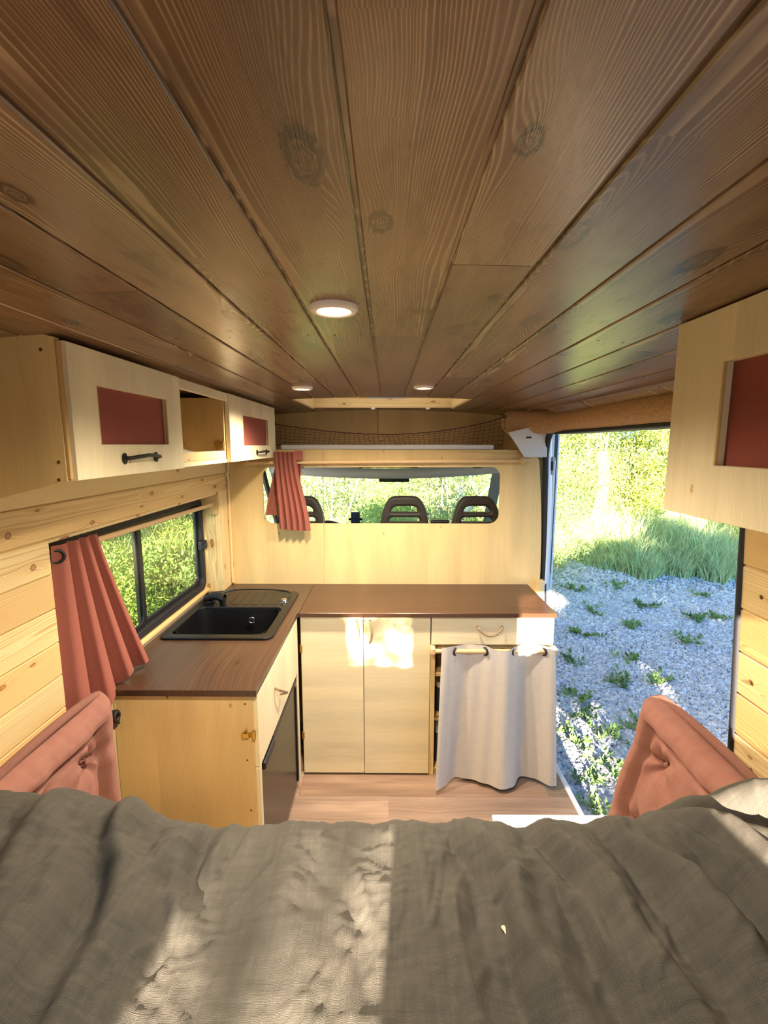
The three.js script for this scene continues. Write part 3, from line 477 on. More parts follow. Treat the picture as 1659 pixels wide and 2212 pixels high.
{
  const c = thing('folding_tap', 'black folding tap lying over the corner of the sink', 'tap', [-0.895, YC + 0.011, 2.26]);
  part('base', new THREE.LatheGeometry([[0.03, 0], [0.03, 0.01], [0.026, 0.018], [0, 0.02]].map(p => new THREE.Vector2(...p)), 24).translate(-0.9, YC + 0.0105, -2.25), M.black, c);
  part('spout', sheet((s, t) => { const a = s * Math.PI * 2, r = 0.02 + 0.008 * t; return [-0.915 + t * 0.11, YC + 0.032 + Math.sin(a) * r * 0.75 + 0.022 * Math.sin(t * 2.6), 2.235 + Math.cos(a) * r - 0.03 * t]; }, 20, 16, 0.003), M.black, c);
  part('nozzle', cyl(0.018, 0.014, 0.03, 18).translate(-0.815, YC + 0.028, -2.203), M.black, c);
  part('lever', merge([bar([-0.91, YC + 0.03, 2.27], [-0.8, YC + 0.045, 2.36], 0.006, 10, 0.004), bar([-0.91, YC + 0.012, 2.27], [-0.91, YC + 0.034, 2.27], 0.01, 12)]), M.black, c);
}
{ // bottle lying in the bowl
  const g = new THREE.LatheGeometry([[0, 0], [0.026, 0.002], [0.028, 0.01], [0.028, 0.1], [0.02, 0.122], [0.01, 0.13], [0.01, 0.145], [0, 0.146]].map(p => new THREE.Vector2(...p)), 24).rotateZ(Math.PI / 2 + 0.12);
  const c = thing('soap_bottle', 'clear plastic bottle with a white label lying in the sink bowl', 'bottle', [-0.56, 0.755, 1.905]); lpart('bottle_body', g, new THREE.MeshPhysicalMaterial({ color: 0xdfe6ea, roughness: 0.15, transmission: 0.6, thickness: 0 }), c); lpart('label', new THREE.CylinderGeometry(0.0286, 0.0286, 0.05, 24, 1, true).rotateZ(Math.PI / 2 + 0.12).translate(-0.055, -0.0065, 0), std({ color: 0xe6e9ee, roughness: 0.6, side: THREE.DoubleSide }), c); c.position.y = 0.789;
}
// ------------------------------------------------------------------ base unit beside the window, with the fridge
{
  const c = thing('base_cabinet', 'plywood base cabinet under the sink with a rope handled flap above the fridge', 'cabinet', [-0.67, 0, 1.77]);
  part('side_panel', plyU(box(-0.914, -0.447, 0.0, 0.846, 1.43, 1.445), 1, 0.15), M.plyWarm, c);
  for (const [x, y] of [[-0.73, 0.838], [-0.472, 0.815], [-0.473, 0.61], [-0.468, 0.42]]) screwDot(c, x, y, 1.4295, 'z');
  const fl = part('flap', plyU(box(-0.447, -0.43, 0.583, 0.845, 1.432, 2.085), 1, 0.7), M.ply, c); ropeHandle(fl, [[-0.432, 0.742, 1.66], [-0.415, 0.735, 1.655], [-0.4, 0.71, 1.685], [-0.398, 0.69, 1.715], [-0.415, 0.675, 1.735], [-0.432, 0.67, 1.74]].map(p => [p[0], p[1] + 0.005, p[2]]));
  part('stile', plyU(box(-0.447, -0.431, 0.0, 0.58, 1.431, 1.452), 1, 0.3), M.ply, c); part('stile', plyU(box(-0.447, -0.431, 0.0, 0.846, 2.088, 2.118), 1, 0.5), M.ply, c);
  part('base_panel', plyU(box(-0.91, -0.45, 0.0, 0.02, 1.447, 2.12), 2), M.ply, c); part('inner_shelf', plyU(box(-0.91, -0.45, 0.583, 0.598, 1.447, 2.12), 2), M.ply, c);
  const b = part('catch', merge([box(-0.487, -0.462, 0.693, 0.712, 1.424, 1.43, 0.002), bar([-0.465, 0.708, 1.426], [-0.447, 0.708, 1.426], 0.0035, 8), box(-0.452, -0.44, 0.69, 0.722, 1.422, 1.4295, 0.002), bar([-0.475, 0.716, 1.424], [-0.468, 0.726, 1.42], 0.004, 8)]), M.brass, c, 'brass latch');
}
{
  const c = thing('fridge', 'small black compressor fridge built in under the sink counter', 'fridge', [-0.67, 0.02, 1.77]);
  part('housing', rbox(-0.88, -0.462, 0.022, 0.575, 1.46, 2.08, 0.008, 2), M.black, c);
  const d = part('door', rbox(-0.461, -0.437, 0.03, 0.572, 1.46, 2.07, 0.006, 2), M.fridge, c); part('door_handle', rbox(-0.44, -0.424, 0.535, 0.567, 1.475, 1.62, 0.008, 3), M.black, d); part('top_trim', box(-0.44, -0.432, 0.55, 0.57, 1.62, 2.065, 0.002), M.black, d);
  part('edge_trim', rbox(-0.438, -0.43, 0.04, 0.53, 2.045, 2.062, 0.003, 1), M.iron, d);
}
// ------------------------------------------------------------------ base unit along the partition
{
  const c = thing('base_cabinet', 'cream plywood base cabinet with two tall doors and rope handles along the partition', 'cabinet', [-0.1, 0, 2.37]);
  const DF = 2.144;
  const d1 = part('door', plyU(box(-0.421, -0.1155, 0.012, 0.845, DF, DF + 0.016), 0, 0.1), M.ply, c), d2 = part('door', plyU(box(-0.1125, 0.212, 0.01, 0.845, DF, DF + 0.016), 0, 0.55), M.ply, c);
  for (const [p, x] of [[d1, -0.148], [d2, -0.082]]) ropeHandle(p, [[x, 0.827, DF], [x + 0.002, 0.82, DF - 0.014], [x + 0.008, 0.79, DF - 0.022], [x + 0.01, 0.765, DF - 0.024], [x + 0.006, 0.735, DF - 0.02], [x, 0.718, DF - 0.012], [x, 0.712, DF]]);
  for (const y of [0.66, 0.2]) part('hinge', box(-0.426, -0.414, y, y + 0.04, DF - 0.005, DF + 0.004, 0.001), M.brass, c, 'small brass butt hinge');
  part('knot_hook', tube([[-0.125, 0.828, DF], [-0.115, 0.822, DF - 0.008], [-0.105, 0.826, DF]], 0.002, 12, 6), M.rope, c);
  part('side_panel', plyU(box(0.198, 0.212, 0.0, 0.846, DF + 0.018, 2.597), 1), M.mdf, c); part('side_panel', plyU(box(-0.421, -0.407, 0.0, 0.846, DF + 0.018, 2.597), 1), M.mdf, c);
  part('bottom_panel', plyU(box(-0.405, 0.196, 0.0, 0.014, DF + 0.03, 2.597), 0), M.ply, c);
}
{
  const c = thing('shelf_unit', 'open shelf unit with a rope handled drawer beside the doorway', 'shelf unit', [0.51, 0, 2.37]);
  const DF = 2.144;
  const dr = part('drawer', plyU(box(0.217, 0.81, 0.703, 0.845, DF, DF + 0.016), 0, 0.8), M.ply, c);
  ropeHandle(dr, [[0.44, 0.795, DF], [0.445, 0.79, DF - 0.015], [0.47, 0.768, DF - 0.026], [0.5, 0.76, DF - 0.03], [0.53, 0.768, DF - 0.026], [0.555, 0.79, DF - 0.015], [0.56, 0.795, DF]]);
  part('drawer_box', plyU(box(0.24, 0.79, 0.72, 0.83, DF + 0.018, 2.58), 0), M.ply, c);
  part('post', pineU(box(0.214, 0.238, 0.0, 0.7, DF + 0.004, DF + 0.045), 1, 0.4), M.pine[0], c);
  part('side_panel', plyU(box(0.796, 0.812, 0.0, 0.846, DF + 0.018, 2.597), 1, 0.2), M.ply, c); part('side_panel', plyU(box(0.216, 0.228, 0.0, 0.7, DF + 0.05, 2.597), 1, 0.2), M.mdf, c);
  for (const y of [0.02, 0.3, 0.54]) part('shelf', pineU(box(0.24, 0.794, y - 0.018, y, DF + 0.03, 2.597), 0, y), M.pine[1], c);
  part('rail', pineU(box(0.238, 0.796, 0.655, 0.7, DF + 0.03, DF + 0.05), 0, 0.1), M.pine[0], c);
}
{ // goods on the shelves, seen beside the curtain edge
  const g = thing('storage_jar', 'dark jar with a pale lid on the shelf behind the linen curtain edge', 'jar', [0.285, 0.3, 2.26]);
  lpart('jar_body', new THREE.LatheGeometry([[0, 0], [0.035, 0], [0.038, 0.01], [0.038, 0.12], [0.03, 0.13]].map(p => new THREE.Vector2(...p)), 20), std({ color: 0x3a3f48, roughness: 0.25 }), g); lpart('lid', cyl(0.034, 0.034, 0.025, 20).translate(0, 0.143, 0), std({ color: 0xc9c6c0, roughness: 0.5 }), g);
  single('storage_box', rbox(0.25, 0.36, 0.0205, 0.17, 2.22, 2.4, 0.008), std({ color: 0x3c3a3c, roughness: 0.7 }), 'dark grey storage box on the bottom shelf behind the linen curtain', 'box');
  single('storage_box', rbox(0.252, 0.35, 0.171, 0.25, 2.23, 2.38, 0.008), std({ color: 0xa9abac, roughness: 0.6 }), 'light grey storage box standing on the dark box behind the linen curtain', 'box');
  single('bread_tin', rbox(0.25, 0.4, 0.5405, 0.63, 2.23, 2.4, 0.012), std({ color: 0x6b4a2c, roughness: 0.6 }), 'brown tin on the upper shelf behind the linen curtain', 'tin');
}
// linen curtain with eyelets on a wooden rod
{
  const c = thing('curtain_rod', 'short pale wooden rod carrying the linen curtain below the drawer', 'curtain rod', [0.52, 0.685, 2.115]);
  part('rod', bar([0.228, 0.684, 2.112], [0.806, 0.684, 2.112], 0.0105, 14), M.rod, c); for (const x of [0.222, 0.808]) part('bracket', rbox(x - 0.012, x + 0.012, 0.668, 0.702, 2.1, 2.143, 0.006), M.rod, c);
}
{
  const c = thing('linen_curtain', 'grey beige linen curtain with black eyelets hanging under the drawer', 'curtain', [0.52, 0.02, 2.07]);
  const f = (s, t) => {
    const wave = Math.cos(s * Math.PI * 2 * 1.92 - 0.1), w2 = Math.sin(s * Math.PI * 2 * 3.4 + 1.1), am = 0.017 + 0.022 * t, top = 0.713 - 0.02 * Math.max(0, wave) * sst(0.1, 0.3, s) * sst(1, 0.9, s);
    const x = mixn(mixn(0.262, 0.228, t), mixn(0.805, 0.83, t), s) + 0.006 * w2 * t, y = mixn(top, 0.024, t);
    return [x, y, 2.109 - 0.045 * t - am * wave - (0.003 + 0.009 * t) * w2 - 0.004 * Math.sin(s * 47 + t * 2) * (0.4 + 0.6 * t) + (fbm(s * 8, t * 3, 4) - 0.5) * 0.008 * t];
  };
  part('cloth', sheet(f, 120, 60, 0.0022, 0.75, 0.7), M.linen, c);
  for (const s of [0.13, 0.385, 0.645, 0.9]) { const p = f(s, 0.025), q = f(s + 0.012, 0.025), g = new THREE.TorusGeometry(0.018, 0.005, 8, 28); g.rotateY(s === 0.13 || s === 0.645 ? 0.95 : -0.95); g.translate(p[0], 0.684, -(2.112)); part('eyelet', g, M.black, c, 'black eyelet ring'); }
}
// ------------------------------------------------------------------ window curtain and rod
{
  const c = thing('curtain_rod', 'slim pale wooden rod across the side window', 'curtain rod', [-0.935, 1.355, 1.83]);
  part('rod', bar([-0.935, 1.368, 1.205], [-0.935, 1.352, 2.44], 0.0095, 14), M.rod, c); part('bracket', pineU(new THREE.ExtrudeGeometry(new THREE.Shape([[-1.0, 1.405], [-0.905, 1.405], [-0.905, 1.3], [-0.93, 1.3], [-1.0, 1.36]].map(q => new THREE.Vector2(...q))), { depth: 0.014, bevelEnabled: false }).translate(0, 0, -2.4545)), M.pine[1], c); part('cup', new THREE.TorusGeometry(0.012, 0.004, 8, 18).translate(-0.935, 1.352, -2.432), M.rod, c);
}
function pleats(f0) { return f0; }
{
  const c = thing('window_curtain', 'terracotta red curtain gathered at the near end of the side window', 'curtain', [-0.92, 0.83, 1.35]);
  const f = (s, t) => {
    const n = 3.7, ph = Math.pow(s, 1.15) * Math.PI * 2 * n, fl = 2 * Math.sqrt(Math.abs(Math.sin(ph / 2 + 0.15))) - 1, am = mixn(0.012, 0.028, t), flare = Math.pow(t, 1.1);
    const d = mixn(mixn(1.212, 1.205, t), mixn(1.40, 1.60, flare), Math.pow(s, 0.9)) + 0.01 * Math.cos(ph) * (0.4 + t);
    const bottom = mixn(0.82, 0.884, sst(0.3, 0.75, s)), top = 1.398;
    const x = -0.905 + am * fl + mixn(0, 0.012, t) * s - 0.028 * t * (1 - s);
    return [x, mixn(top, bottom, t) + 0.006 * fl * t, d];
  };
  part('cloth', sheet(f, 160, 50, 0.0025, 0.8, 0.55), M.terra, c);
  for (const [s, dd] of [[0.02, 0]]) { const d = mixn(1.225, 1.39, s); part('eyelet', new THREE.TorusGeometry(0.017, 0.0045, 8, 24).rotateY(0.7).translate(-0.902, 1.3665, -d), M.black, c, 'black eyelet ring'); }
}
{ // wall catch below the window curtain
  const c = thing('wall_catch', 'black plastic catch on the wall between the cushion and the counter', 'catch', [-0.89, 0.78, 1.34]);
  part('base', rbox(-0.914, -0.888, 0.765, 0.86, 1.3, 1.385, 0.006), M.black, c); part('knob', new THREE.CylinderGeometry(0.026, 0.03, 0.03, 14).rotateZ(Math.PI / 2).translate(-0.875, 0.808, -1.35), M.black, c); part('spring', new THREE.TorusGeometry(0.014, 0.005, 8, 16).rotateY(Math.PI / 2).translate(-0.858, 0.815, -1.355), M.iron, c); part('pin', bar([-0.88, 0.785, 1.355], [-0.862, 0.782, 1.375], 0.005, 8), M.black, c);
}
// ------------------------------------------------------------------ partition rod and curtain
{
  const c = thing('curtain_rod', 'long wooden rod with round finial mounted across the partition above its window', 'curtain rod', [0, 1.57, 2.57]);
  part('rod', bar([-0.79, 1.568, 2.572], [0.735, 1.58, 2.572], 0.0095, 14), M.rod, c);
  for (const [x, y] of [[0.742, 1.581], [-0.782, 1.568]]) { part('finial', new THREE.SphereGeometry(0.02, 18, 12).translate(x, y, -2.572), M.edge, c); part('bracket', rbox(x - 0.01, x + 0.06, y - 0.012, y + 0.012, 2.585, 2.599, 0.004), M.rod, c); }
}
{
  const c = thing('partition_curtain', 'terracotta red curtain bunched at one end of the partition window', 'curtain', [-0.53, 1.2, 2.55]);
  const f = (s, t) => { const n = 5, ph = s * Math.PI * 2 * n, fl = 2 * Math.sqrt(Math.abs(Math.sin(ph / 2))) - 1, x = mixn(mixn(-0.617, -0.60, t), mixn(-0.497, -0.43, t * t * (3 - 2 * t)), s) + 0.008 * Math.sin(ph) * (0.5 + t * 0.6); return [x, mixn(1.63, 1.193 + 0.012 * Math.pow(1 - s, 2), t) + 0.004 * fl * t, 2.535 - mixn(0.012, 0.02, t) * fl - 0.012 * Math.sin(t * 3)]; };
  part('cloth', sheet(f, 180, 40, 0.0025, 0.7, 0.5), M.terra, c);
  const b = (s, t) => { const fl = Math.cos(s * 14); return [mixn(mixn(-0.6, -0.685, Math.pow(t, 0.8)), mixn(-0.5, -0.55, t), s), mixn(1.6, 1.275, t), 2.578 - 0.008 * fl]; };
  part('back_fold', sheet(b, 50, 24, 0.0025, 0.3, 0.4), M.terra, c);
  part('side_loop', sheet((s, t) => [-0.505 + 0.042 * Math.sin(s * 3.1), mixn(1.635, 1.585, t), 2.53 + s * 0.045], 16, 6, 0.0025, 0.1, 0.05), M.terra, c); part('side_tail', sheet((s, t) => [-0.5 + 0.03 * s - 0.01 * t, mixn(1.56, 1.47, t), 2.57 + 0.012 * Math.sin(s * 5)], 12, 8, 0.0025, 0.05, 0.1), M.terra, c);
}
{ // pull cord by the overhead cabinet end
  single('pull_cord', merge([tube([[-0.895, 1.6, 2.56], [-0.897, 1.53, 2.565], [-0.893, 1.5, 2.57], [-0.885, 1.46, 2.58], [-0.88, 1.43, 2.585]], 0.003, 40, 6), new THREE.SphereGeometry(0.007, 10, 8).translate(-0.893, 1.505, -2.568)]), std({ color: 0xe3d6c0, roughness: 0.8 }), 'thin pale cord hanging under the far end of the overhead cabinet', 'cord');
}
// ------------------------------------------------------------------ storage over the cab
{
  const w = structure('wall_overcab', 'plywood lined storage niche above the cab', 'niche', [0, 1.64, 2.9]);
  part('niche_floor', plyU(box(-0.98, 0.9, 1.6, 1.64, 2.613, 3.22), 0), M.plyWarm, w);
  part('back_panel', plyU(box(-0.98, -0.0645, 1.64, 1.925, 3.2, 3.214), 1, 0.2), M.plyWarm, w); part('back_panel', plyU(box(-0.0625, 0.9, 1.64, 1.925, 3.2, 3.214), 1, 0.7), M.plyWarm, w);
  part('side_panel', plyU(box(-0.98, -0.965, 1.64, 1.9, 2.613, 3.2), 2), M.plyWarm, w); part('side_panel', plyU(box(0.78, 0.795, 1.64, 1.88, 2.613, 3.2), 2), M.plyWarm, w);
  single('shelf_board', rbox(-0.6, 0.6, 1.6405, 1.668, 2.63, 2.95, 0.006), std({ color: 0xd4d6dc, roughness: 0.5 }), 'thin white board lying in the niche on top of the partition', 'board');
}
{
  const c = thing('storage_net', 'dark red cord net sagging across the niche above the partition', 'net', [0.02, 1.645, 2.62]);
  const rp = std({ color: 0x4a1f22, roughness: 0.8 }), cd = std({ color: 0x5d3226, roughness: 0.9 });
  const x0 = -0.63, x1 = 0.655, topY = (s) => { const q = 2 * s - 1; return 1.725 + 0.07 * (q * q) * (s < 0.5 ? 0.85 : 1.4); }, botY = (s) => 1.662 + 0.02 * Math.pow(2 * s - 1, 2) * 0.2, dAt = (s, t) => 2.64 - 0.03 * Math.sin(Math.PI * s) * t;
  const at = (s, t) => { const wob = (vn(s * 60, t * 9, 3) - 0.5) * 0.007; return [mixn(x0, x1, s) + wob + (t - 0.5) * 0.02 * Math.sin(s * 9), mixn(botY(s), topY(s), t) + wob * 0.6, dAt(s, t)]; };
  const line = (t, n = 60) => { const q = []; for (let i = 0; i <= n; i++) q.push(at(i / n, t)); return q; };
  part('edge_rope', tube(line(1), 0.0032, 120, 6), rp, c); part('edge_rope', tube(line(0), 0.003, 120, 6), rp, c);
  const L = []; for (let k = 1; k < 6; k++) L.push(tube(line(k / 6), 0.0011, 120, 4)); for (let i = 0; i <= 46; i++) { const q = []; for (let k = 0; k <= 6; k++) q.push(at(i / 46, k / 6)); L.push(tube(q, 0.0011, 12, 4)); }
  const m = part('net_cords', merge(L), cd, c); m.userData.kind = 'stuff';
  for (const s of [0, 1]) { const a = at(s, 1); part('hook', new THREE.TorusGeometry(0.008, 0.002, 6, 14).translate(a[0], a[1], -a[2]), M.iron, c); }
}
// ------------------------------------------------------------------ cushions, benches
function tuftedCushion(label, Th, place) {
  const c = thing('tufted_cushion', label, 'cushion', [0, 0, 0], 'terracotta tufted cushions');
  const L = 0.44, H = 0.48, nl = 70, nh = 70, tufts = []; for (let i = 0; i < 2; i++) for (let j = 0; j < 2; j++) tufts.push([0.13 + i * 0.19, 0.14 + j * 0.2]);
  // closed lens-shaped body with a rolled rim; local x = length, y = height, z = thickness
  const body = (side) => (s, t) => {
    const x = s * L, y = t * H, e = Math.min(Math.min(x, L - x), Math.min(y, H - y)), edge = Math.sqrt(Math.min(1, e / 0.045)), roll = sst(0, 0.02, e) * (1 - sst(0.055, 0.085, e)) * 0.014, seam = Math.exp(-Math.pow((e - 0.078) / 0.010, 2)) * 0.017;
    let z = Th / 2 * edge + roll - seam + (fbm(x * 9, y * 9, side > 0 ? 3 : 8) - 0.5) * 0.014 * edge;
    for (const [tx, ty] of tufts) { const dx = x - tx, dy = y - ty, r = Math.hypot(dx, dy), an = Math.atan2(dy, dx); z -= 0.036 * Math.exp(-Math.pow(r / 0.028, 2)) + 0.012 * Math.exp(-Math.pow(r / 0.085, 2)) * (1 + 0.7 * Math.cos(an * 5 + tx * 20)) ; }
    return [x + Math.sin(y * 22) * 0.003, y + Math.sin(x * 16) * 0.004, -side * z];
  };
  const g = merge([sheet(body(1), nl, nh, 0.001, 0.5, 0.55), sheet((s, t) => body(-1)(1 - s, t), nl, nh, 0.001, 0.5, 0.55)]); lpart('body', g, M.cush, c);
  for (const [tx, ty] of tufts) for (const sd of [1, -1]) { const p = body(sd)(tx / L, ty / H); lpart('tuft', new THREE.SphereGeometry(0.008, 10, 8).scale(1, 1, 0.6).translate(p[0], p[1], -p[2] + sd * 0.002), M.cush, c); }
  // rolled corner piping
  lpart('piping', tube([[0.01, 0.01, 0], [L - 0.01, 0.01, 0], [L - 0.004, 0.02, 0], [L - 0.004, H - 0.02, 0], [L - 0.012, H - 0.006, 0], [0.012, H - 0.006, 0], [0.004, H - 0.02, 0], [0.004, 0.02, 0]], 0.012, 160, 8, true), M.cush, c);
  place(c); return c;
}
tuftedCushion('terracotta tufted cushion leaning beside the side window and the base cabinet', 0.075, (c) => { c.rotation.order = 'YXZ'; c.rotation.set(-0.03, Math.PI / 2, 0); c.position.set(-0.832, 0.47, -0.83); });
tuftedCushion('terracotta tufted cushion leaning on the pine wall at the doorway', 0.1, (c) => { c.rotation.order = 'YXZ'; c.rotation.set(-0.22, -Math.PI / 2, 0); c.position.set(0.70, 0.468, -1.285); });
for (const [x0, x1, label] of [[-0.912, -0.5, 'pale bench box under the cushion by the side window'], [0.35, 0.86, 'white topped bench box by the doorway']]) {
  const d1 = x0 < 0 ? 1.27 : 1.385, c = thing('bench', label, 'bench', [(x0 + x1) / 2, 0, 0.9]);
  part('body', plyU(box(x0 + 0.01, x1 - 0.01, 0.0, 0.43, 0.84, d1 - 0.01), 1), M.ply, c); part('seat', box(x0, x1, 0.4305, 0.45, 0.84, d1, 0.003), x0 > 0 ? M.white : M.ply, c);
}
// ------------------------------------------------------------------ bed with crumpled linen cover
{
  const c = thing('bed', 'raised bed under a crumpled grey olive linen cover', 'bed', [0, 0, 0.05]);
  part('platform', plyU(box(-0.86, 0.86, 0.0, 0.72, REAR + 0.03, 0.72), 0), M.ply, c); part('mattress', rbox(-0.87, 0.87, 0.721, 0.9, REAR + 0.02, 0.745, 0.04), M.linen, c);
  const lines = [ // [points (x, d), height, width]
    [[[-0.466, 0.79], [-0.445, 0.673], [-0.405, 0.632], [-0.377, 0.549], [-0.373, 0.493], [-0.373, 0.3]], 0.040, 0.024], [[[-0.36, 0.73], [-0.365, 0.63], [-0.335, 0.54], [-0.33, 0.4]], 0.024, 0.02],
    [[[-0.51, 0.76], [-0.489, 0.691], [-0.45, 0.655], [-0.42, 0.568], [-0.43, 0.503], [-0.43, 0.3]], -0.030, 0.03], [[[-0.339, 0.766], [-0.341, 0.692], [-0.32, 0.61], [-0.272, 0.563]], 0.017, 0.016],
    [[[-0.276, 0.766], [-0.283, 0.683], [-0.272, 0.633]], 0.013, 0.012], [[[-0.315, 0.74], [-0.31, 0.66], [-0.29, 0.6]], -0.012, 0.012], [[[-0.6, 0.85], [-0.55, 0.74], [-0.5, 0.574], [-0.46, 0.449]], 0.022, 0.04],
    [[[0.139, 0.77], [0.202, 0.644], [0.197, 0.535], [0.232, 0.454], [0.26, 0.3]], 0.018, 0.022], [[[0.09, 0.77], [0.14, 0.64], [0.14, 0.53], [0.17, 0.4]], -0.014, 0.02], [[[0.287, 0.78], [0.337, 0.637], [0.341, 0.536], [0.362, 0.454], [0.39, 0.3]], 0.026, 0.026],
    [[[0.24, 0.77], [0.275, 0.64], [0.275, 0.53], [0.3, 0.4]], -0.016, 0.022], [[[0.39, 0.8], [0.456, 0.654], [0.466, 0.52], [0.468, 0.479], [0.49, 0.3]], 0.026, 0.024], [[[0.36, 0.77], [0.4, 0.65], [0.405, 0.53], [0.42, 0.35]], -0.016, 0.02],
    [[[0.481, 0.79], [0.555, 0.68], [0.568, 0.602], [0.6, 0.4]], 0.022, 0.024], [[[0.50, 0.765], [0.56, 0.735], [0.62, 0.703], [0.7, 0.66]], -0.045, 0.017], [[[0.52, 0.81], [0.60, 0.765], [0.68, 0.73], [0.8, 0.66]], 0.05, 0.035],
    [[[-0.063, 0.77], [-0.073, 0.676], [-0.024, 0.591]], 0.008, 0.018], [[[-0.161, 0.76], [-0.156, 0.634], [-0.117, 0.505]], 0.007, 0.03], [[[-0.02, 0.78], [-0.03, 0.735]], -0.01, 0.01], [[[0.02, 0.78], [0.01, 0.73]], 0.01, 0.012], [[[-0.1, 0.78], [-0.11, 0.72]], -0.009, 0.01],
    [[[0.05, 0.77], [0.06, 0.6], [0.07, 0.45]], 0.009, 0.014], [[[0.17, 0.6], [0.165, 0.5], [0.19, 0.4]], -0.012, 0.012], [[[0.25, 0.7], [0.29, 0.6], [0.31, 0.45]], 0.012, 0.010], [[[0.42, 0.72], [0.5, 0.6], [0.52, 0.45]], -0.014, 0.012], [[[0.3, 0.74], [0.37, 0.6], [0.385, 0.48]], -0.012, 0.010], [[[0.1, 0.6], [0.1, 0.5], [0.12, 0.4]], 0.008, 0.012], [[[0.47, 0.74], [0.53, 0.62], [0.545, 0.5]], 0.012, 0.012], [[[-0.6, 0.74], [-0.56, 0.6], [-0.5, 0.45]], 0.016, 0.02], [[[-0.56, 0.78], [-0.53, 0.66], [-0.49, 0.55]], -0.012, 0.016], [[[-0.66, 0.74], [-0.6, 0.6], [-0.56, 0.5]], -0.014, 0.02], [[[-0.06, 0.6], [-0.03, 0.55], [-0.03, 0.48]], -0.008, 0.014]];
  const segs = lines.map(([p, a, w]) => ({ p, a, w, x0: Math.min(...p.map(q => q[0])) - 4 * w, x1: Math.max(...p.map(q => q[0])) + 4 * w }));
  const base = (x) => 0.989 + 0.055 * sst(-0.3, -0.52, x) - 0.004 * Math.sin(x * 9) + 0.012 * sst(0.25, 0.38, x) + 0.06 * sst(0.42, 0.64, x);
  const height = (x, d) => {
    let y = base(x);
    for (const s of segs) { if (x < s.x0 || x > s.x1) continue; let m = 9, tt = 0; for (let i = 0; i + 1 < s.p.length; i++) { const [ax, ay] = s.p[i], [bx, by] = s.p[i + 1], vx = bx - ax, vy = by - ay, t = Math.max(0, Math.min(1, ((x - ax) * vx + (d - ay) * vy) / (vx * vx + vy * vy))), e = Math.hypot(x - ax - vx * t, d - ay - vy * t); if (e < m) { m = e; tt = (i + t) / (s.p.length - 1); } } const taper = 0.35 + 0.65 * Math.sin(Math.PI * Math.min(1, 0.25 + tt * 0.7)), w = s.w * (0.8 + 0.4 * vn(x * 20, d * 20, 6)); y += s.a * (s.p[0][0] > 0.05 ? 1.3 : 1.0) * (1 - 0.55 * sst(0.68, 0.77, d)) * taper * Math.exp(-m * m / (w * w)); }
    y += (fbm(x * 7 + d * 2, d * 5, 71, 3) - 0.5) * 0.026 + (fbm(x * 34, d * 20, 72, 2) - 0.5) * 0.006;
    const sk = 1 - Math.abs(2 * vn((x - d * 0.25) * 42 + fbm(x * 9, d * 7, 73) * 4, d * 9 + fbm(x * 9, d * 9, 74) * 3, 75) - 1), s2 = 1 - Math.abs(2 * vn(x * 14 + fbm(x * 12, d * 12, 76) * 4, d * 40 + fbm(x * 12, d * 12, 77) * 4, 78) - 1); return y + Math.pow(sk, 2) * 0.0045 + Math.pow(s2, 3) * 0.0022 + (fbm(x * 90, d * 60, 79, 2) - 0.5) * 0.0022;
  };
  const R0 = 0.07, DE = 0.79, f = (s, t) => {
    const x = mixn(-0.885, 0.885, s), L1 = DE - R0 - (REAR + 0.05), arc = R0 * Math.PI / 2, L = L1 + arc + 0.2; let l = Math.pow(t, 0.62) * L;
    const edge = 0.012 * Math.sin(x * 7 + 1) + 0.01 * (fbm(x * 8, 2, 88) - 0.5);
    if (l < L1) { const d = REAR + 0.05 + l; return [x, height(x, d), d + edge * (l / L1)]; }
    const top = height(x, DE - R0); if (l < L1 + arc) { const a = (l - L1) / R0, d = DE - R0 + Math.sin(a) * R0; return [x, mixn(height(x, Math.min(d, DE + 0.02)), top, 0.3) - (1 - Math.cos(a)) * R0, d + edge]; }
    return [x + 0.01 * Math.sin(x * 30), top - R0 - (l - L1 - arc), DE + edge + 0.006 * Math.sin(x * 40)];
  };
  const g = sheet(f, 420, 330, 0.003, 1.77, 1.75); g.computeVertexNormals();
  const b = M.duvet.bumpMap; const mat = M.duvet; part('linen_cover', g, mat, c, 'crumpled grey olive linen cover');
  const y = height(0.171, 0.572); single('wood_chip', rbox(-0.003, 0.003, 0, 0.002, -0.008, 0.008, 0.0008, 1).rotateY(0.4).translate(0.171, y + 0.0025, -0.572), std({ color: 0xc9a98c, roughness: 0.8 }), 'tiny pale wood chip lying on the linen bed cover', 'wood chip');
}

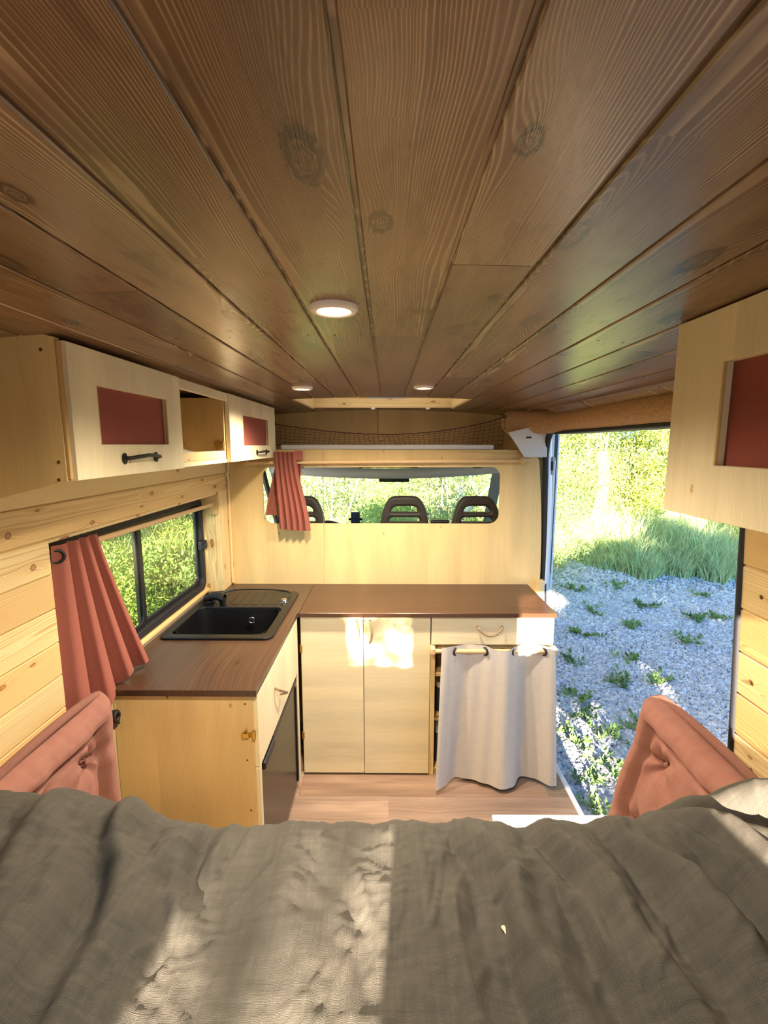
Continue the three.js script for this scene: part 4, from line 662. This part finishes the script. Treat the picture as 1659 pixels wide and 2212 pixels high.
// ------------------------------------------------------------------ driver's cab beyond the partition
{
  const w = structure('wall_cab', 'cab body shell with grey windscreen header and pillars', 'cab', [0, 0, 3.4]);
  part('cab_floor', box(-0.95, 0.95, -0.1, -0.02, 2.62, 4.5), M.rubber, w);
  part('cab_roof', box(-0.95, 0.95, 1.595, 1.6, 2.66, 3.5), M.trim, w); part('roof_skin', box(-0.95, 0.95, 1.6, 1.99, 3.225, 3.42, 0.05), M.white, w);
  const hd = (s, t) => { const q = 2 * s - 1, a = t * 2.2, y = 1.415 + 0.055 * q * q; return [q * 0.86, y + 0.075 * (1 - Math.cos(a)) * 0.62, 3.55 - Math.sin(a) * 0.06 - 0.12 * q * q]; };
  part('windscreen_header', sheet(hd, 60, 12, 0.012), M.trim, w);
  part('visor_recess', box(-0.8, 0.8, 1.5, 1.595, 3.4, 3.56, 0.01), M.iron, w); for (const x of [-0.4, 0.42]) part('sun_visor', rbox(x - 0.2, x + 0.2, 1.5, 1.56, 3.34, 3.37, 0.012), M.trim, w);
  part('mirror_mount', rbox(-0.06, 0.17, 1.385, 1.42, 3.53, 3.56, 0.008), M.iron, w);
  for (const s of [-1, 1]) {
    part('pillar', sheet((u, t) => [s * (mixn(0.79, 0.9, t) + 0.075 * u), mixn(1.52, 0.85, t), mixn(3.45, 4.35, t) - 0.05 * u], 4, 16, 0.02), M.bodyGrey, w);
    part('pillar_seal', bar([s * 0.89, 1.5, 3.3], [s * 0.945, 0.9, 4.0], 0.02, 8), M.rubber, w);
    part('rear_pillar', box(s > 0 ? 0.86 : -0.97, s > 0 ? 0.97 : -0.86, -0.1, 1.6, 2.66, 2.86, 0.02), M.bodyGrey, w);
    part('door_panel', rbox(s > 0 ? 0.9 : -0.97, s > 0 ? 0.97 : -0.9, -0.1, 0.93, 2.86, 4.3, 0.02, 2), M.bodyGrey, w);
    part('door_top', box(s > 0 ? 0.88 : -0.95, s > 0 ? 0.95 : -0.88, 1.5, 1.6, 2.86, 3.5, 0.01), M.bodyGrey, w);
  }
  part('belt_guide', bar([-0.86, 1.5, 2.9], [-0.83, 1.36, 3.02], 0.022, 8), M.black, w);
  const gl = new THREE.BufferGeometry(); const q = [[-0.84, 1.47, 3.5], [0.84, 1.47, 3.5], [0.9, 0.87, 4.33], [-0.9, 0.87, 4.33]].map(p => [p[0], p[1], -p[2]]);
  part('windscreen', fromFaces(q, [[0, 1, 2, 3]]), M.glass, w);
  part('firewall', box(-0.95, 0.95, -0.1, 0.86, 4.3, 4.4, 0.02), M.black, w);
}
{
  const c = thing('dashboard', 'dark dashboard below the windscreen in the cab', 'dashboard', [0, 0.4, 4.0]);
  const s = new THREE.Shape(); s.moveTo(4.29, 0.45); s.lineTo(3.75, 0.45); s.bezierCurveTo(3.65, 0.6, 3.68, 0.85, 3.8, 0.9); s.bezierCurveTo(3.95, 0.94, 4.1, 0.88, 4.29, 0.86); part('moulding', extSide(s, -0.88, 1.76, 0.01), M.rubber, c);
}
{
  const c = thing('steering_wheel', 'black steering wheel rim seen between the curtain and the phone holder', 'steering wheel', [-0.45, 0.9, 3.5]);
  const t = new THREE.TorusGeometry(0.19, 0.016, 12, 48), h = cyl(0.06, 0.07, 0.05, 20).rotateX(Math.PI / 2), L = [t, h]; for (const a of [0, 2.2, 4.1]) L.push(new THREE.BoxGeometry(0.03, 0.16, 0.02).translate(0, 0.1, 0).rotateZ(a + Math.PI / 2)); const m = lpart('rim', merge(L), M.black, c); m.rotation.x = -0.55; m.position.set(-0.02, 0.0, 0); part('column', bar([-0.47, 0.9, 3.52], [-0.47, 0.78, 3.68], 0.035, 12), M.black, c);
}
{
  const c = thing('phone_holder', 'dark blue grey phone clamped in a holder above the dashboard', 'phone holder', [-0.262, 0.9, 3.8]);
  part('stem', bar([-0.262, 0.895, 3.83], [-0.262, 1.02, 3.82], 0.012, 10), M.black, c); part('phone', rbox(-0.3, -0.225, 1.0, 1.115, 3.795, 3.806, 0.005), std({ color: 0x39424f, roughness: 0.3 }), c); for (const s of [-1, 1]) part('clamp_arm', rbox(-0.262 + s * 0.045 - 0.012, -0.262 + s * 0.045 + 0.012, 1.045, 1.065, 3.79, 3.812, 0.005), M.black, c);
}
{
  const hs = new THREE.Shape(); hs.moveTo(-0.158, 1.1); hs.bezierCurveTo(-0.155, 1.22, -0.125, 1.345, -0.06, 1.347); hs.bezierCurveTo(-0.02, 1.35, 0.02, 1.35, 0.06, 1.347); hs.bezierCurveTo(0.125, 1.345, 0.155, 1.22, 0.158, 1.1); hs.lineTo(-0.158, 1.1);
  const sl = (y0, y1, w0, w1) => { const p = new THREE.Path(); p.moveTo(-w0 + 0.012, y0); p.lineTo(w0 - 0.012, y0); p.quadraticCurveTo(w0, y0, w0 - 0.003, y0 + 0.012); p.quadraticCurveTo(w1, y1, w1 - 0.03, y1); p.lineTo(-w1 + 0.03, y1); p.quadraticCurveTo(-w1, y1, -w0 + 0.003, y0 + 0.012); p.quadraticCurveTo(-w0, y0, -w0 + 0.012, y0); return p; };
  hs.holes.push(sl(1.248, 1.288, 0.085, 0.075)); hs.holes.push(sl(1.187, 1.218, 0.098, 0.095));
  const head = ext(hs, 0.075, 0.016, 14);
  const seat = (label, x) => { const c = thing('cab_seat', label, 'seat', [x, -0.02, 2.95], 'dark cab seats'); lpart('headrest', head.clone().translate(0, 0.02, 0.02), M.headrest, c); lpart('backrest', rbox(-0.21, 0.21, 0.5, 1.115, -0.06, 0.06, 0.05, 4), M.headrest, c); lpart('seat_cushion', rbox(-0.215, 0.215, 0.38, 0.55, -0.02, 0.48, 0.05, 3), M.headrest, c); lpart('pedestal', rbox(-0.2, 0.2, 0.0, 0.38, 0.0, 0.42, 0.02, 2), M.black, c); return c; };
  seat('dark brown slotted cab headrest half hidden by the partition curtain', -0.545); seat('dark brown cab headrest with two slots, the middle one of the three seats', 0.11); seat('dark brown cab headrest with two slots, on the seat farthest from the partition curtain', 0.562);
  single('console_box', rbox(0.28, 0.395, 1.13, 1.195, 2.9, 3.0, 0.012), M.black, 'small black box between the two cab headrests', 'box');
}

// ------------------------------------------------------------------ outside: gravel, grass, shrubs, trees
const YG = -0.55;
{
  const n = 512, C = new Uint8Array(n * n * 4); for (let j = 0; j < n; j++) for (let i = 0; i < n; i++) { const k = 0.6 + 0.5 * fbm(i / 6, j / 6, 31, 3) + 0.15 * vn(i / 1.5, j / 1.5, 33), o = (j * n + i) * 4; C[o] = 178 * k; C[o + 1] = 178 * k; C[o + 2] = 180 * k; C[o + 3] = 255; }
  const t = dtex(C, n, n, true); t.repeat.set(60, 60);
  const g = structure('ground', 'grey gravel ground outside the van', 'ground', [0, YG, 0]);
  part('gravel_bed', new THREE.PlaneGeometry(80, 80, 1, 1).rotateX(-Math.PI / 2).translate(0, YG - 0.02, 0), std({ map: t, bumpMap: t, bumpScale: 0.01, roughness: 0.95 }), g);
}
const dummy = new THREE.Object3D(), colr = new THREE.Color();
function scatter(name, geo, mat, count, place, parent) { const im = new THREE.InstancedMesh(geo, mat, count); for (let i = 0; i < count; i++) { place(i); dummy.updateMatrix(); im.setMatrixAt(i, dummy.matrix); im.setColorAt(i, colr); } im.name = name; im.instanceMatrix.needsUpdate = true; im.userData.kind = 'stuff'; parent.add(im); return im; }
{
  const R = rng(101), st = new THREE.IcosahedronGeometry(1, 0); { const p = st.attributes.position; for (let i = 0; i < p.count; i++) { const k = 0.75 + 0.5 * hash(Math.round(p.getX(i) * 50), Math.round(p.getY(i) * 50 + p.getZ(i) * 77), 4); p.setXYZ(i, p.getX(i) * k, p.getY(i) * k * 0.6, p.getZ(i) * k); } st.computeVertexNormals(); }
  const im = scatter('gravel', st, std({ roughness: 0.85, color: 0xffffff }), 150000, (i) => {
    const near = i < 110000, d = near ? 1.6 + Math.pow(R(), 1.15) * 5.2 : 5.5 + R() * 5, x = near ? 0.98 + R() * (0.4 + d * 0.62) : 1.4 + R() * 6.5, s = (0.007 + Math.pow(R(), 3) * 0.017) * (near ? 1 : 1.5);
    dummy.position.set(x, YG - 0.012 + R() * 0.012, -d); dummy.rotation.set(R() * 3, R() * 6, R() * 3); dummy.scale.set(s * (0.8 + R() * 0.6), s * (0.8 + R() * 0.5), s); const k = 0.38 + R() * 0.3 + (R() < 0.08 ? 0.15 : 0); colr.setRGB(k, k * (0.99 + R() * 0.02), k * (1.0 + R() * 0.05));
  }, scene);
  tag(im, 'loose grey crushed gravel outside the doorway', 'gravel', null, 'stuff');
}
// leaf shapes
function leafGeo(L, W, fold = 0.25) { const V = [[0, 0, 0], [W / 2, L * 0.42, fold * W * 0.4], [0, L * 0.45, 0], [-W / 2, L * 0.42, fold * W * 0.4], [0, L, -0.06 * L]], F = [[0, 1, 2], [0, 2, 3], [2, 1, 4], [2, 4, 3]]; return fromFaces(V, F); }
function bladeGeo() { const V = [], n = 5; for (let i = 0; i <= n; i++) { const t = i / n, w = 0.5 * (1 - t * t * 0.98); V.push([-w, t - 0.18 * t * t, 0.42 * t * t], [w, t - 0.18 * t * t, 0.42 * t * t]); } const F = []; for (let i = 0; i < n; i++) F.push([i * 2, i * 2 + 1, i * 2 + 3, i * 2 + 2]); return fromFaces(V, F); }
const leafMat = new THREE.MeshPhysicalMaterial({ color: 0xffffff, roughness: 0.85, transmission: 0.3, thickness: 0, side: THREE.DoubleSide });
const grassMat = std({ color: 0xffffff, roughness: 0.8, side: THREE.DoubleSide });
const LEAF = leafGeo(1, 0.5), NARROW = leafGeo(1, 0.26), BLADE = bladeGeo();
const bark = std({ color: 0x8c8070, roughness: 0.95 }), paleBark = std({ color: 0xc9bfae, roughness: 0.95 });
// a shrub or tree: stems and a crown of clustered leaves
function shrub(name, label, cat, [x, d], { h, w, y0 = 0.15, n = 9000, size = 0.06, seed = 1, tone = [0.16, 0.3, 0.05], vary = 0.5, stems = 5, stemMat = bark, stemR = 0.025, geo = LEAF, clusters = 60, group }) {
  const t = thing(name, label, cat, [x, YG, d], group), R = rng(seed * 7919 + 13), cl = [], st = [];
  for (let i = 0; i < clusters; i++) { const a = R() * Math.PI * 2, v = R(), rr = Math.sqrt(R()) * w / 2 * (0.55 + 0.45 * Math.sin(Math.PI * Math.min(0.98, v * 0.85 + 0.12))); cl.push([Math.cos(a) * rr, mixn(y0, h, v), Math.sin(a) * rr, (0.1 + R() * 0.14) * Math.max(0.7, w / 2.5)]); }
  for (let i = 0; i < stems; i++) { const c = cl[Math.floor(R() * cl.length)], a = R() * 6.28, b = stems > 1 ? 0.12 : 0.02; st.push(new THREE.TubeGeometry(new THREE.CatmullRomCurve3([new THREE.Vector3(Math.cos(a) * b, -0.05, Math.sin(a) * b), new THREE.Vector3(c[0] * 0.25 + Math.cos(a) * b, c[1] * 0.45, c[2] * 0.25), new THREE.Vector3(c[0] * 0.8, Math.max(c[1], h * 0.6), c[2] * 0.8)]), 10, stemR * (0.6 + R() * 0.6), 6)); }
  for (const s of st) lpart('stem', s, stemMat, t);
  scatter('foliage', geo, leafMat, n, () => { const c = cl[Math.floor(R() * cl.length)]; let a, b, e, q; do { a = R() * 2 - 1; b = R() * 2 - 1; e = R() * 2 - 1; q = a * a + b * b + e * e; } while (q > 1); const r = c[3] * 1.6; dummy.position.set(c[0] + a * r * 1.15, Math.max(0.02, c[1] + b * r), c[2] + e * r * 1.15); dummy.rotation.set(R() * 3.2 - 0.3, R() * 6.28, R() * 3.2 - 1.6); dummy.scale.setScalar(size * (0.6 + R() * 0.8)); const k = 1 + (R() - 0.5) * vary, yl = R(); colr.setRGB(tone[0] * k * (0.8 + yl * 0.5), tone[1] * k, tone[2] * k * (0.7 + 0.6 * R())); }, t);
  return t;
}
const yel = [0.34, 0.42, 0.07], grn = [0.2, 0.32, 0.08], mid = [0.27, 0.4, 0.1], blu = [0.13, 0.25, 0.09];
// beyond the doorway
shrub('willow_tree', 'yellow green leafy tree with pale trunk beyond the gravel, seen through the doorway', 'tree', [4.75, 10.3], { h: 4.6, w: 3.8, y0: 0.8, n: 42000, size: 0.055, seed: 3, tone: yel, stems: 7, stemR: 0.02, clusters: 130 });
shrub('bush', 'dense yellow green bush behind the tall grass beside the pale trunk', 'bush', [6.7, 10.2], { h: 4.2, w: 3.4, y0: 0.5, n: 40000, size: 0.055, seed: 4, tone: yel, clusters: 90 });
shrub('bush', 'green bush at the far end of the gravel nearest the van pillar', 'bush', [3.3, 10.6], { h: 4.0, w: 2.6, y0: 0.2, n: 34000, size: 0.05, seed: 5, tone: mid, clusters: 80 });
shrub('bush', 'tall green thicket standing behind the pale trunked tree', 'bush', [5.6, 13], { h: 6.0, w: 6.5, y0: 0.2, n: 60000, size: 0.09, seed: 6, tone: mid, clusters: 150 });
shrub('bush', 'broad green bush at the gravel edge below the overhead cabinet', 'bush', [8.4, 9.4], { h: 3.6, w: 3.4, y0: 0.2, n: 34000, size: 0.055, seed: 7, tone: mid, clusters: 90 });
{ // trunk of the pale tree
  const c = new THREE.CatmullRomCurve3([[4.36, YG, 9.6], [4.33, -0.1, 9.6], [4.42, 0.4, 9.6], [4.5, 0.95, 9.65], [4.5, 1.5, 9.8]].map(p => new THREE.Vector3(p[0], p[1], -p[2])));
  single('tree_trunk', new THREE.TubeGeometry(c, 30, 0.12, 10), paleBark, 'thick pale bare trunk standing in the grass beyond the gravel', 'trunk');
}
// ahead of the windscreen
[[-3.2, 8.6, 'leafy green bush ahead of the windscreen behind the steering wheel'], [-0.9, 8.2, 'leafy green bush ahead of the windscreen behind the phone holder'], [1.0, 8.4, 'leafy green bush ahead of the windscreen behind the middle headrest'], [2.3, 7.6, 'leafy green bush ahead of the windscreen with a pale leaning branch']].forEach(([x, d, l], i) => shrub('bush', l, 'bush', [x, d], { h: 3.3, w: 3.0, y0: 0.3, n: 30000, size: 0.05, seed: 20 + i, stems: 3, stemR: 0.012, tone: [grn, mid, mid, grn][i], geo: NARROW, clusters: 90, vary: 0.7 }));
shrub('bush', 'tall green thicket far ahead of the van filling the windscreen', 'bush', [0, 12], { h: 5.0, w: 9, y0: 0.1, n: 60000, size: 0.09, seed: 31, tone: mid, clusters: 200 });
single('fallen_branch', merge([bar([0.95, 0.5, 6.6], [1.55, 1.15, 6.7], 0.028, 8, 0.02), bar([1.2, 0.77, 6.65], [1.0, 1.1, 6.7], 0.014, 8, 0.008), bar([0.95, -0.6, 6.6], [0.95, 0.52, 6.6], 0.035, 8)]), paleBark, 'pale leaning branch seen through the windscreen above the headrests', 'branch');
// outside the side window
[[-4.6, 5.2, 'weedy green bush outside the side window nearest the curtain'], [-4.3, 7.2, 'weedy green bush outside the middle of the side window'], [-4.6, 9.6, 'darker green bush outside the far end of the side window'], [-5.6, 3.4, 'green bush outside the side window hidden mostly by its curtain']].forEach(([x, d, l], i) => shrub('bush', l, 'bush', [x, d], { h: 2.6, w: 2.5, y0: 0.05, n: 26000, size: 0.06, seed: 40 + i, stems: 3, stemR: 0.012, tone: i === 2 ? grn : mid, geo: NARROW, clusters: 80, vary: 0.8 }));
shrub('bush', 'tall dark thicket farther out beyond the side window', 'bush', [-8.0, 9], { h: 4.5, w: 6, y0: 0.1, n: 16000, size: 0.12, seed: 48, tone: grn, clusters: 130 });
[[-2.9, 3.9, 'low sunlit weed thicket close outside the side window behind its curtain'], [-3.0, 5.3, 'low sunlit weed thicket close outside the side window beside the divider'], [-2.8, 6.8, 'low leafy weed thicket close outside the far pane of the side window'], [-3.3, 8.4, 'low leafy weed thicket outside the window latch']].forEach(([x, d, l], i) => shrub('weed_thicket', l, 'weeds', [x, d], { h: 0.95, w: 1.7, y0: 0.03, n: 9000, size: 0.05, seed: 55 + i, tone: i % 2 ? mid : yel, clusters: 70, stems: 3, stemR: 0.008, vary: 0.9, geo: i % 2 ? LEAF : NARROW }));
// tall grass: uncounted blades
function grass(label, n, seed, at, tone, len, wid) { const R = rng(seed), im = scatter('tall_grass', BLADE, grassMat, n, () => { const [x, d, k = 1] = at(R); const L = len * k * (0.5 + R()); dummy.position.set(x, YG - 0.02, -d); dummy.rotation.set((R() - 0.5) * 0.5, R() * 6.28, (R() - 0.5) * 0.5); dummy.scale.set(wid * (0.6 + R()), L, L * (0.5 + R())); const v = 0.7 + R() * 0.6, y = R(); colr.setRGB(tone[0] * v * (0.8 + 0.6 * y), tone[1] * v, tone[2] * v); }, scene); im.name = numbered('tall_grass'); tag(im, label, 'grass', null, 'stuff'); }
const edgeD = (x) => 8.2 + (fbm(x * 2.3, 1, 5) - 0.5) * 1.6 - 0.28 * (x - 3) + 0.35 * Math.sin(x * 2.1) + (x > 5 ? (x - 5) * 0.35 : 0);
grass('tall green grass bank at the edge of the gravel seen through the doorway', 26000, 61, (R) => { const x = 2.2 + R() * 7, d = edgeD(x) + Math.pow(R(), 1.6) * 2.6; return [x, d, 0.5 + Math.min(1, (d - edgeD(x)) * 0.9)]; }, [0.42, 0.55, 0.26], 0.6, 0.011);
grass('tall grass and weeds ahead of the van beyond the windscreen', 9000, 62, (R) => [-4 + R() * 5.4, 5.6 + R() * 2.6], [0.34, 0.46, 0.18], 0.9, 0.012);
grass('tall weeds and grass outside the side window', 2500, 63, (R) => [-2.6 - R() * 3, 2.5 + R() * 8], [0.42, 0.5, 0.16], 0.6, 0.014);
// weeds growing in the gravel
{
  const R = rng(77), wm = std({ color: 0x5f7d45, roughness: 0.85, side: THREE.DoubleSide }), wm2 = std({ color: 0x74904f, roughness: 0.85, side: THREE.DoubleSide });
  const pts = [[1.691, 3.809], [1.647, 3.562], [1.696, 3.315], [1.33, 2.791], [1.553, 2.925], [2.005, 3.376], [2.546, 4.095], [1.93, 4.513], [2.53, 4.568], [2.769, 5.992], [3.922, 5.668], [3.362, 4.971], [4.276, 5.67], [1.383, 3.228], [2.176, 4.05], [3.521, 6.177], [1.508, 2.385], [1.32, 2.555], [2.9, 6.9], [3.6, 7.1], [4.6, 6.6], [2.3, 5.2], [3.0, 5.4]];
  for (const [x, d] of pts) { const L = [], s = 0.032 + R() * 0.025 + d * 0.004; for (let j = 0; j < 9; j++) { const a = R() * 6.28, r = s * (0.8 + R() * 2.6), b = [Math.cos(a) * r, 0.012 + R() * s * 0.9, Math.sin(a) * r]; L.push(bar([0, 0, 0], b, 0.002, 4)); for (let i = 0; i < 7; i++) { const q = 0.35 + 0.65 * R(); L.push(leafGeo(s * (0.5 + R() * 0.7), s * 0.5).rotateX(0.4 + R() * 1.1).rotateY(R() * 6.28).translate(b[0] * q, b[1] * q, -b[2] * q)); } } L.push(new THREE.SphereGeometry(s * 0.25, 6, 4).scale(1, 0.5, 1).toNonIndexed()); const g = merge(L).translate(x, YG, -d); single('weed', g, R() < 0.5 ? wm : wm2, 'low green weed growing in the gravel outside the doorway', 'weed', 'weeds in the gravel'); }
  const sm = std({ color: 0xc2c2c0, roughness: 0.9 }); for (let i = 0; i < 14; i++) { const d = 3.6 + i * 0.42, x = -1.5 - R() * 0.5, s = 0.07 + R() * 0.1, g = new THREE.IcosahedronGeometry(s, 1); const p = g.attributes.position; for (let k = 0; k < p.count; k++) { const q = 0.8 + 0.4 * vn(p.getX(k) * 12 + i * 5, p.getY(k) * 12 + p.getZ(k) * 9, 3); p.setXYZ(k, p.getX(k) * q, p.getY(k) * q * 0.6, p.getZ(k) * q); } g.computeVertexNormals(); single('rock', g.translate(x, YG + s * 0.2, -d), sm, 'pale rock in the weeds outside the side window', 'rock', 'rocks outside the side window'); }
}
// trees behind the van that shade the gravel and dapple the evening sun
shrub('shade_tree', 'broad leafy tree behind the van on the doorway side', 'tree', [4.3, -7.5], { h: 5.2, w: 5.0, y0: 0.6, n: 34000, size: 0.2, seed: 81, tone: grn, clusters: 120, stemR: 0.07 });
shrub('shade_tree', 'broad leafy tree behind the van farther out from the doorway', 'tree', [7.4, -7.0], { h: 4.8, w: 4.4, y0: 0.5, n: 26000, size: 0.2, seed: 82, tone: grn, clusters: 100, stemR: 0.07 });
shrub('shade_bush', 'dense low bush behind the van close to the rear corner', 'bush', [2.05, -7.0], { h: 4.3, w: 2.0, y0: 0.3, n: 26000, size: 0.17, seed: 83, tone: grn, clusters: 70, stemR: 0.03 });
shrub('shade_bush', 'small low bush behind the shut rear door leaf', 'bush', [1.05, -7.2], { h: 3.65, w: 1.15, y0: 0.3, n: 20000, size: 0.15, seed: 85, tone: grn, clusters: 60, stemR: 0.02 });
shrub('shade_tree', 'slender sparse tree behind the open rear door leaf', 'tree', [-1.0, -5.2], { h: 4.7, w: 1.5, y0: 3.3, n: 3400, size: 0.09, seed: 84, tone: mid, clusters: 40, stems: 4, stemR: 0.02 });

scene.traverse(o => { if (o.isMesh) { o.castShadow = true; o.receiveShadow = true; } });
renderer.render(scene, camera);
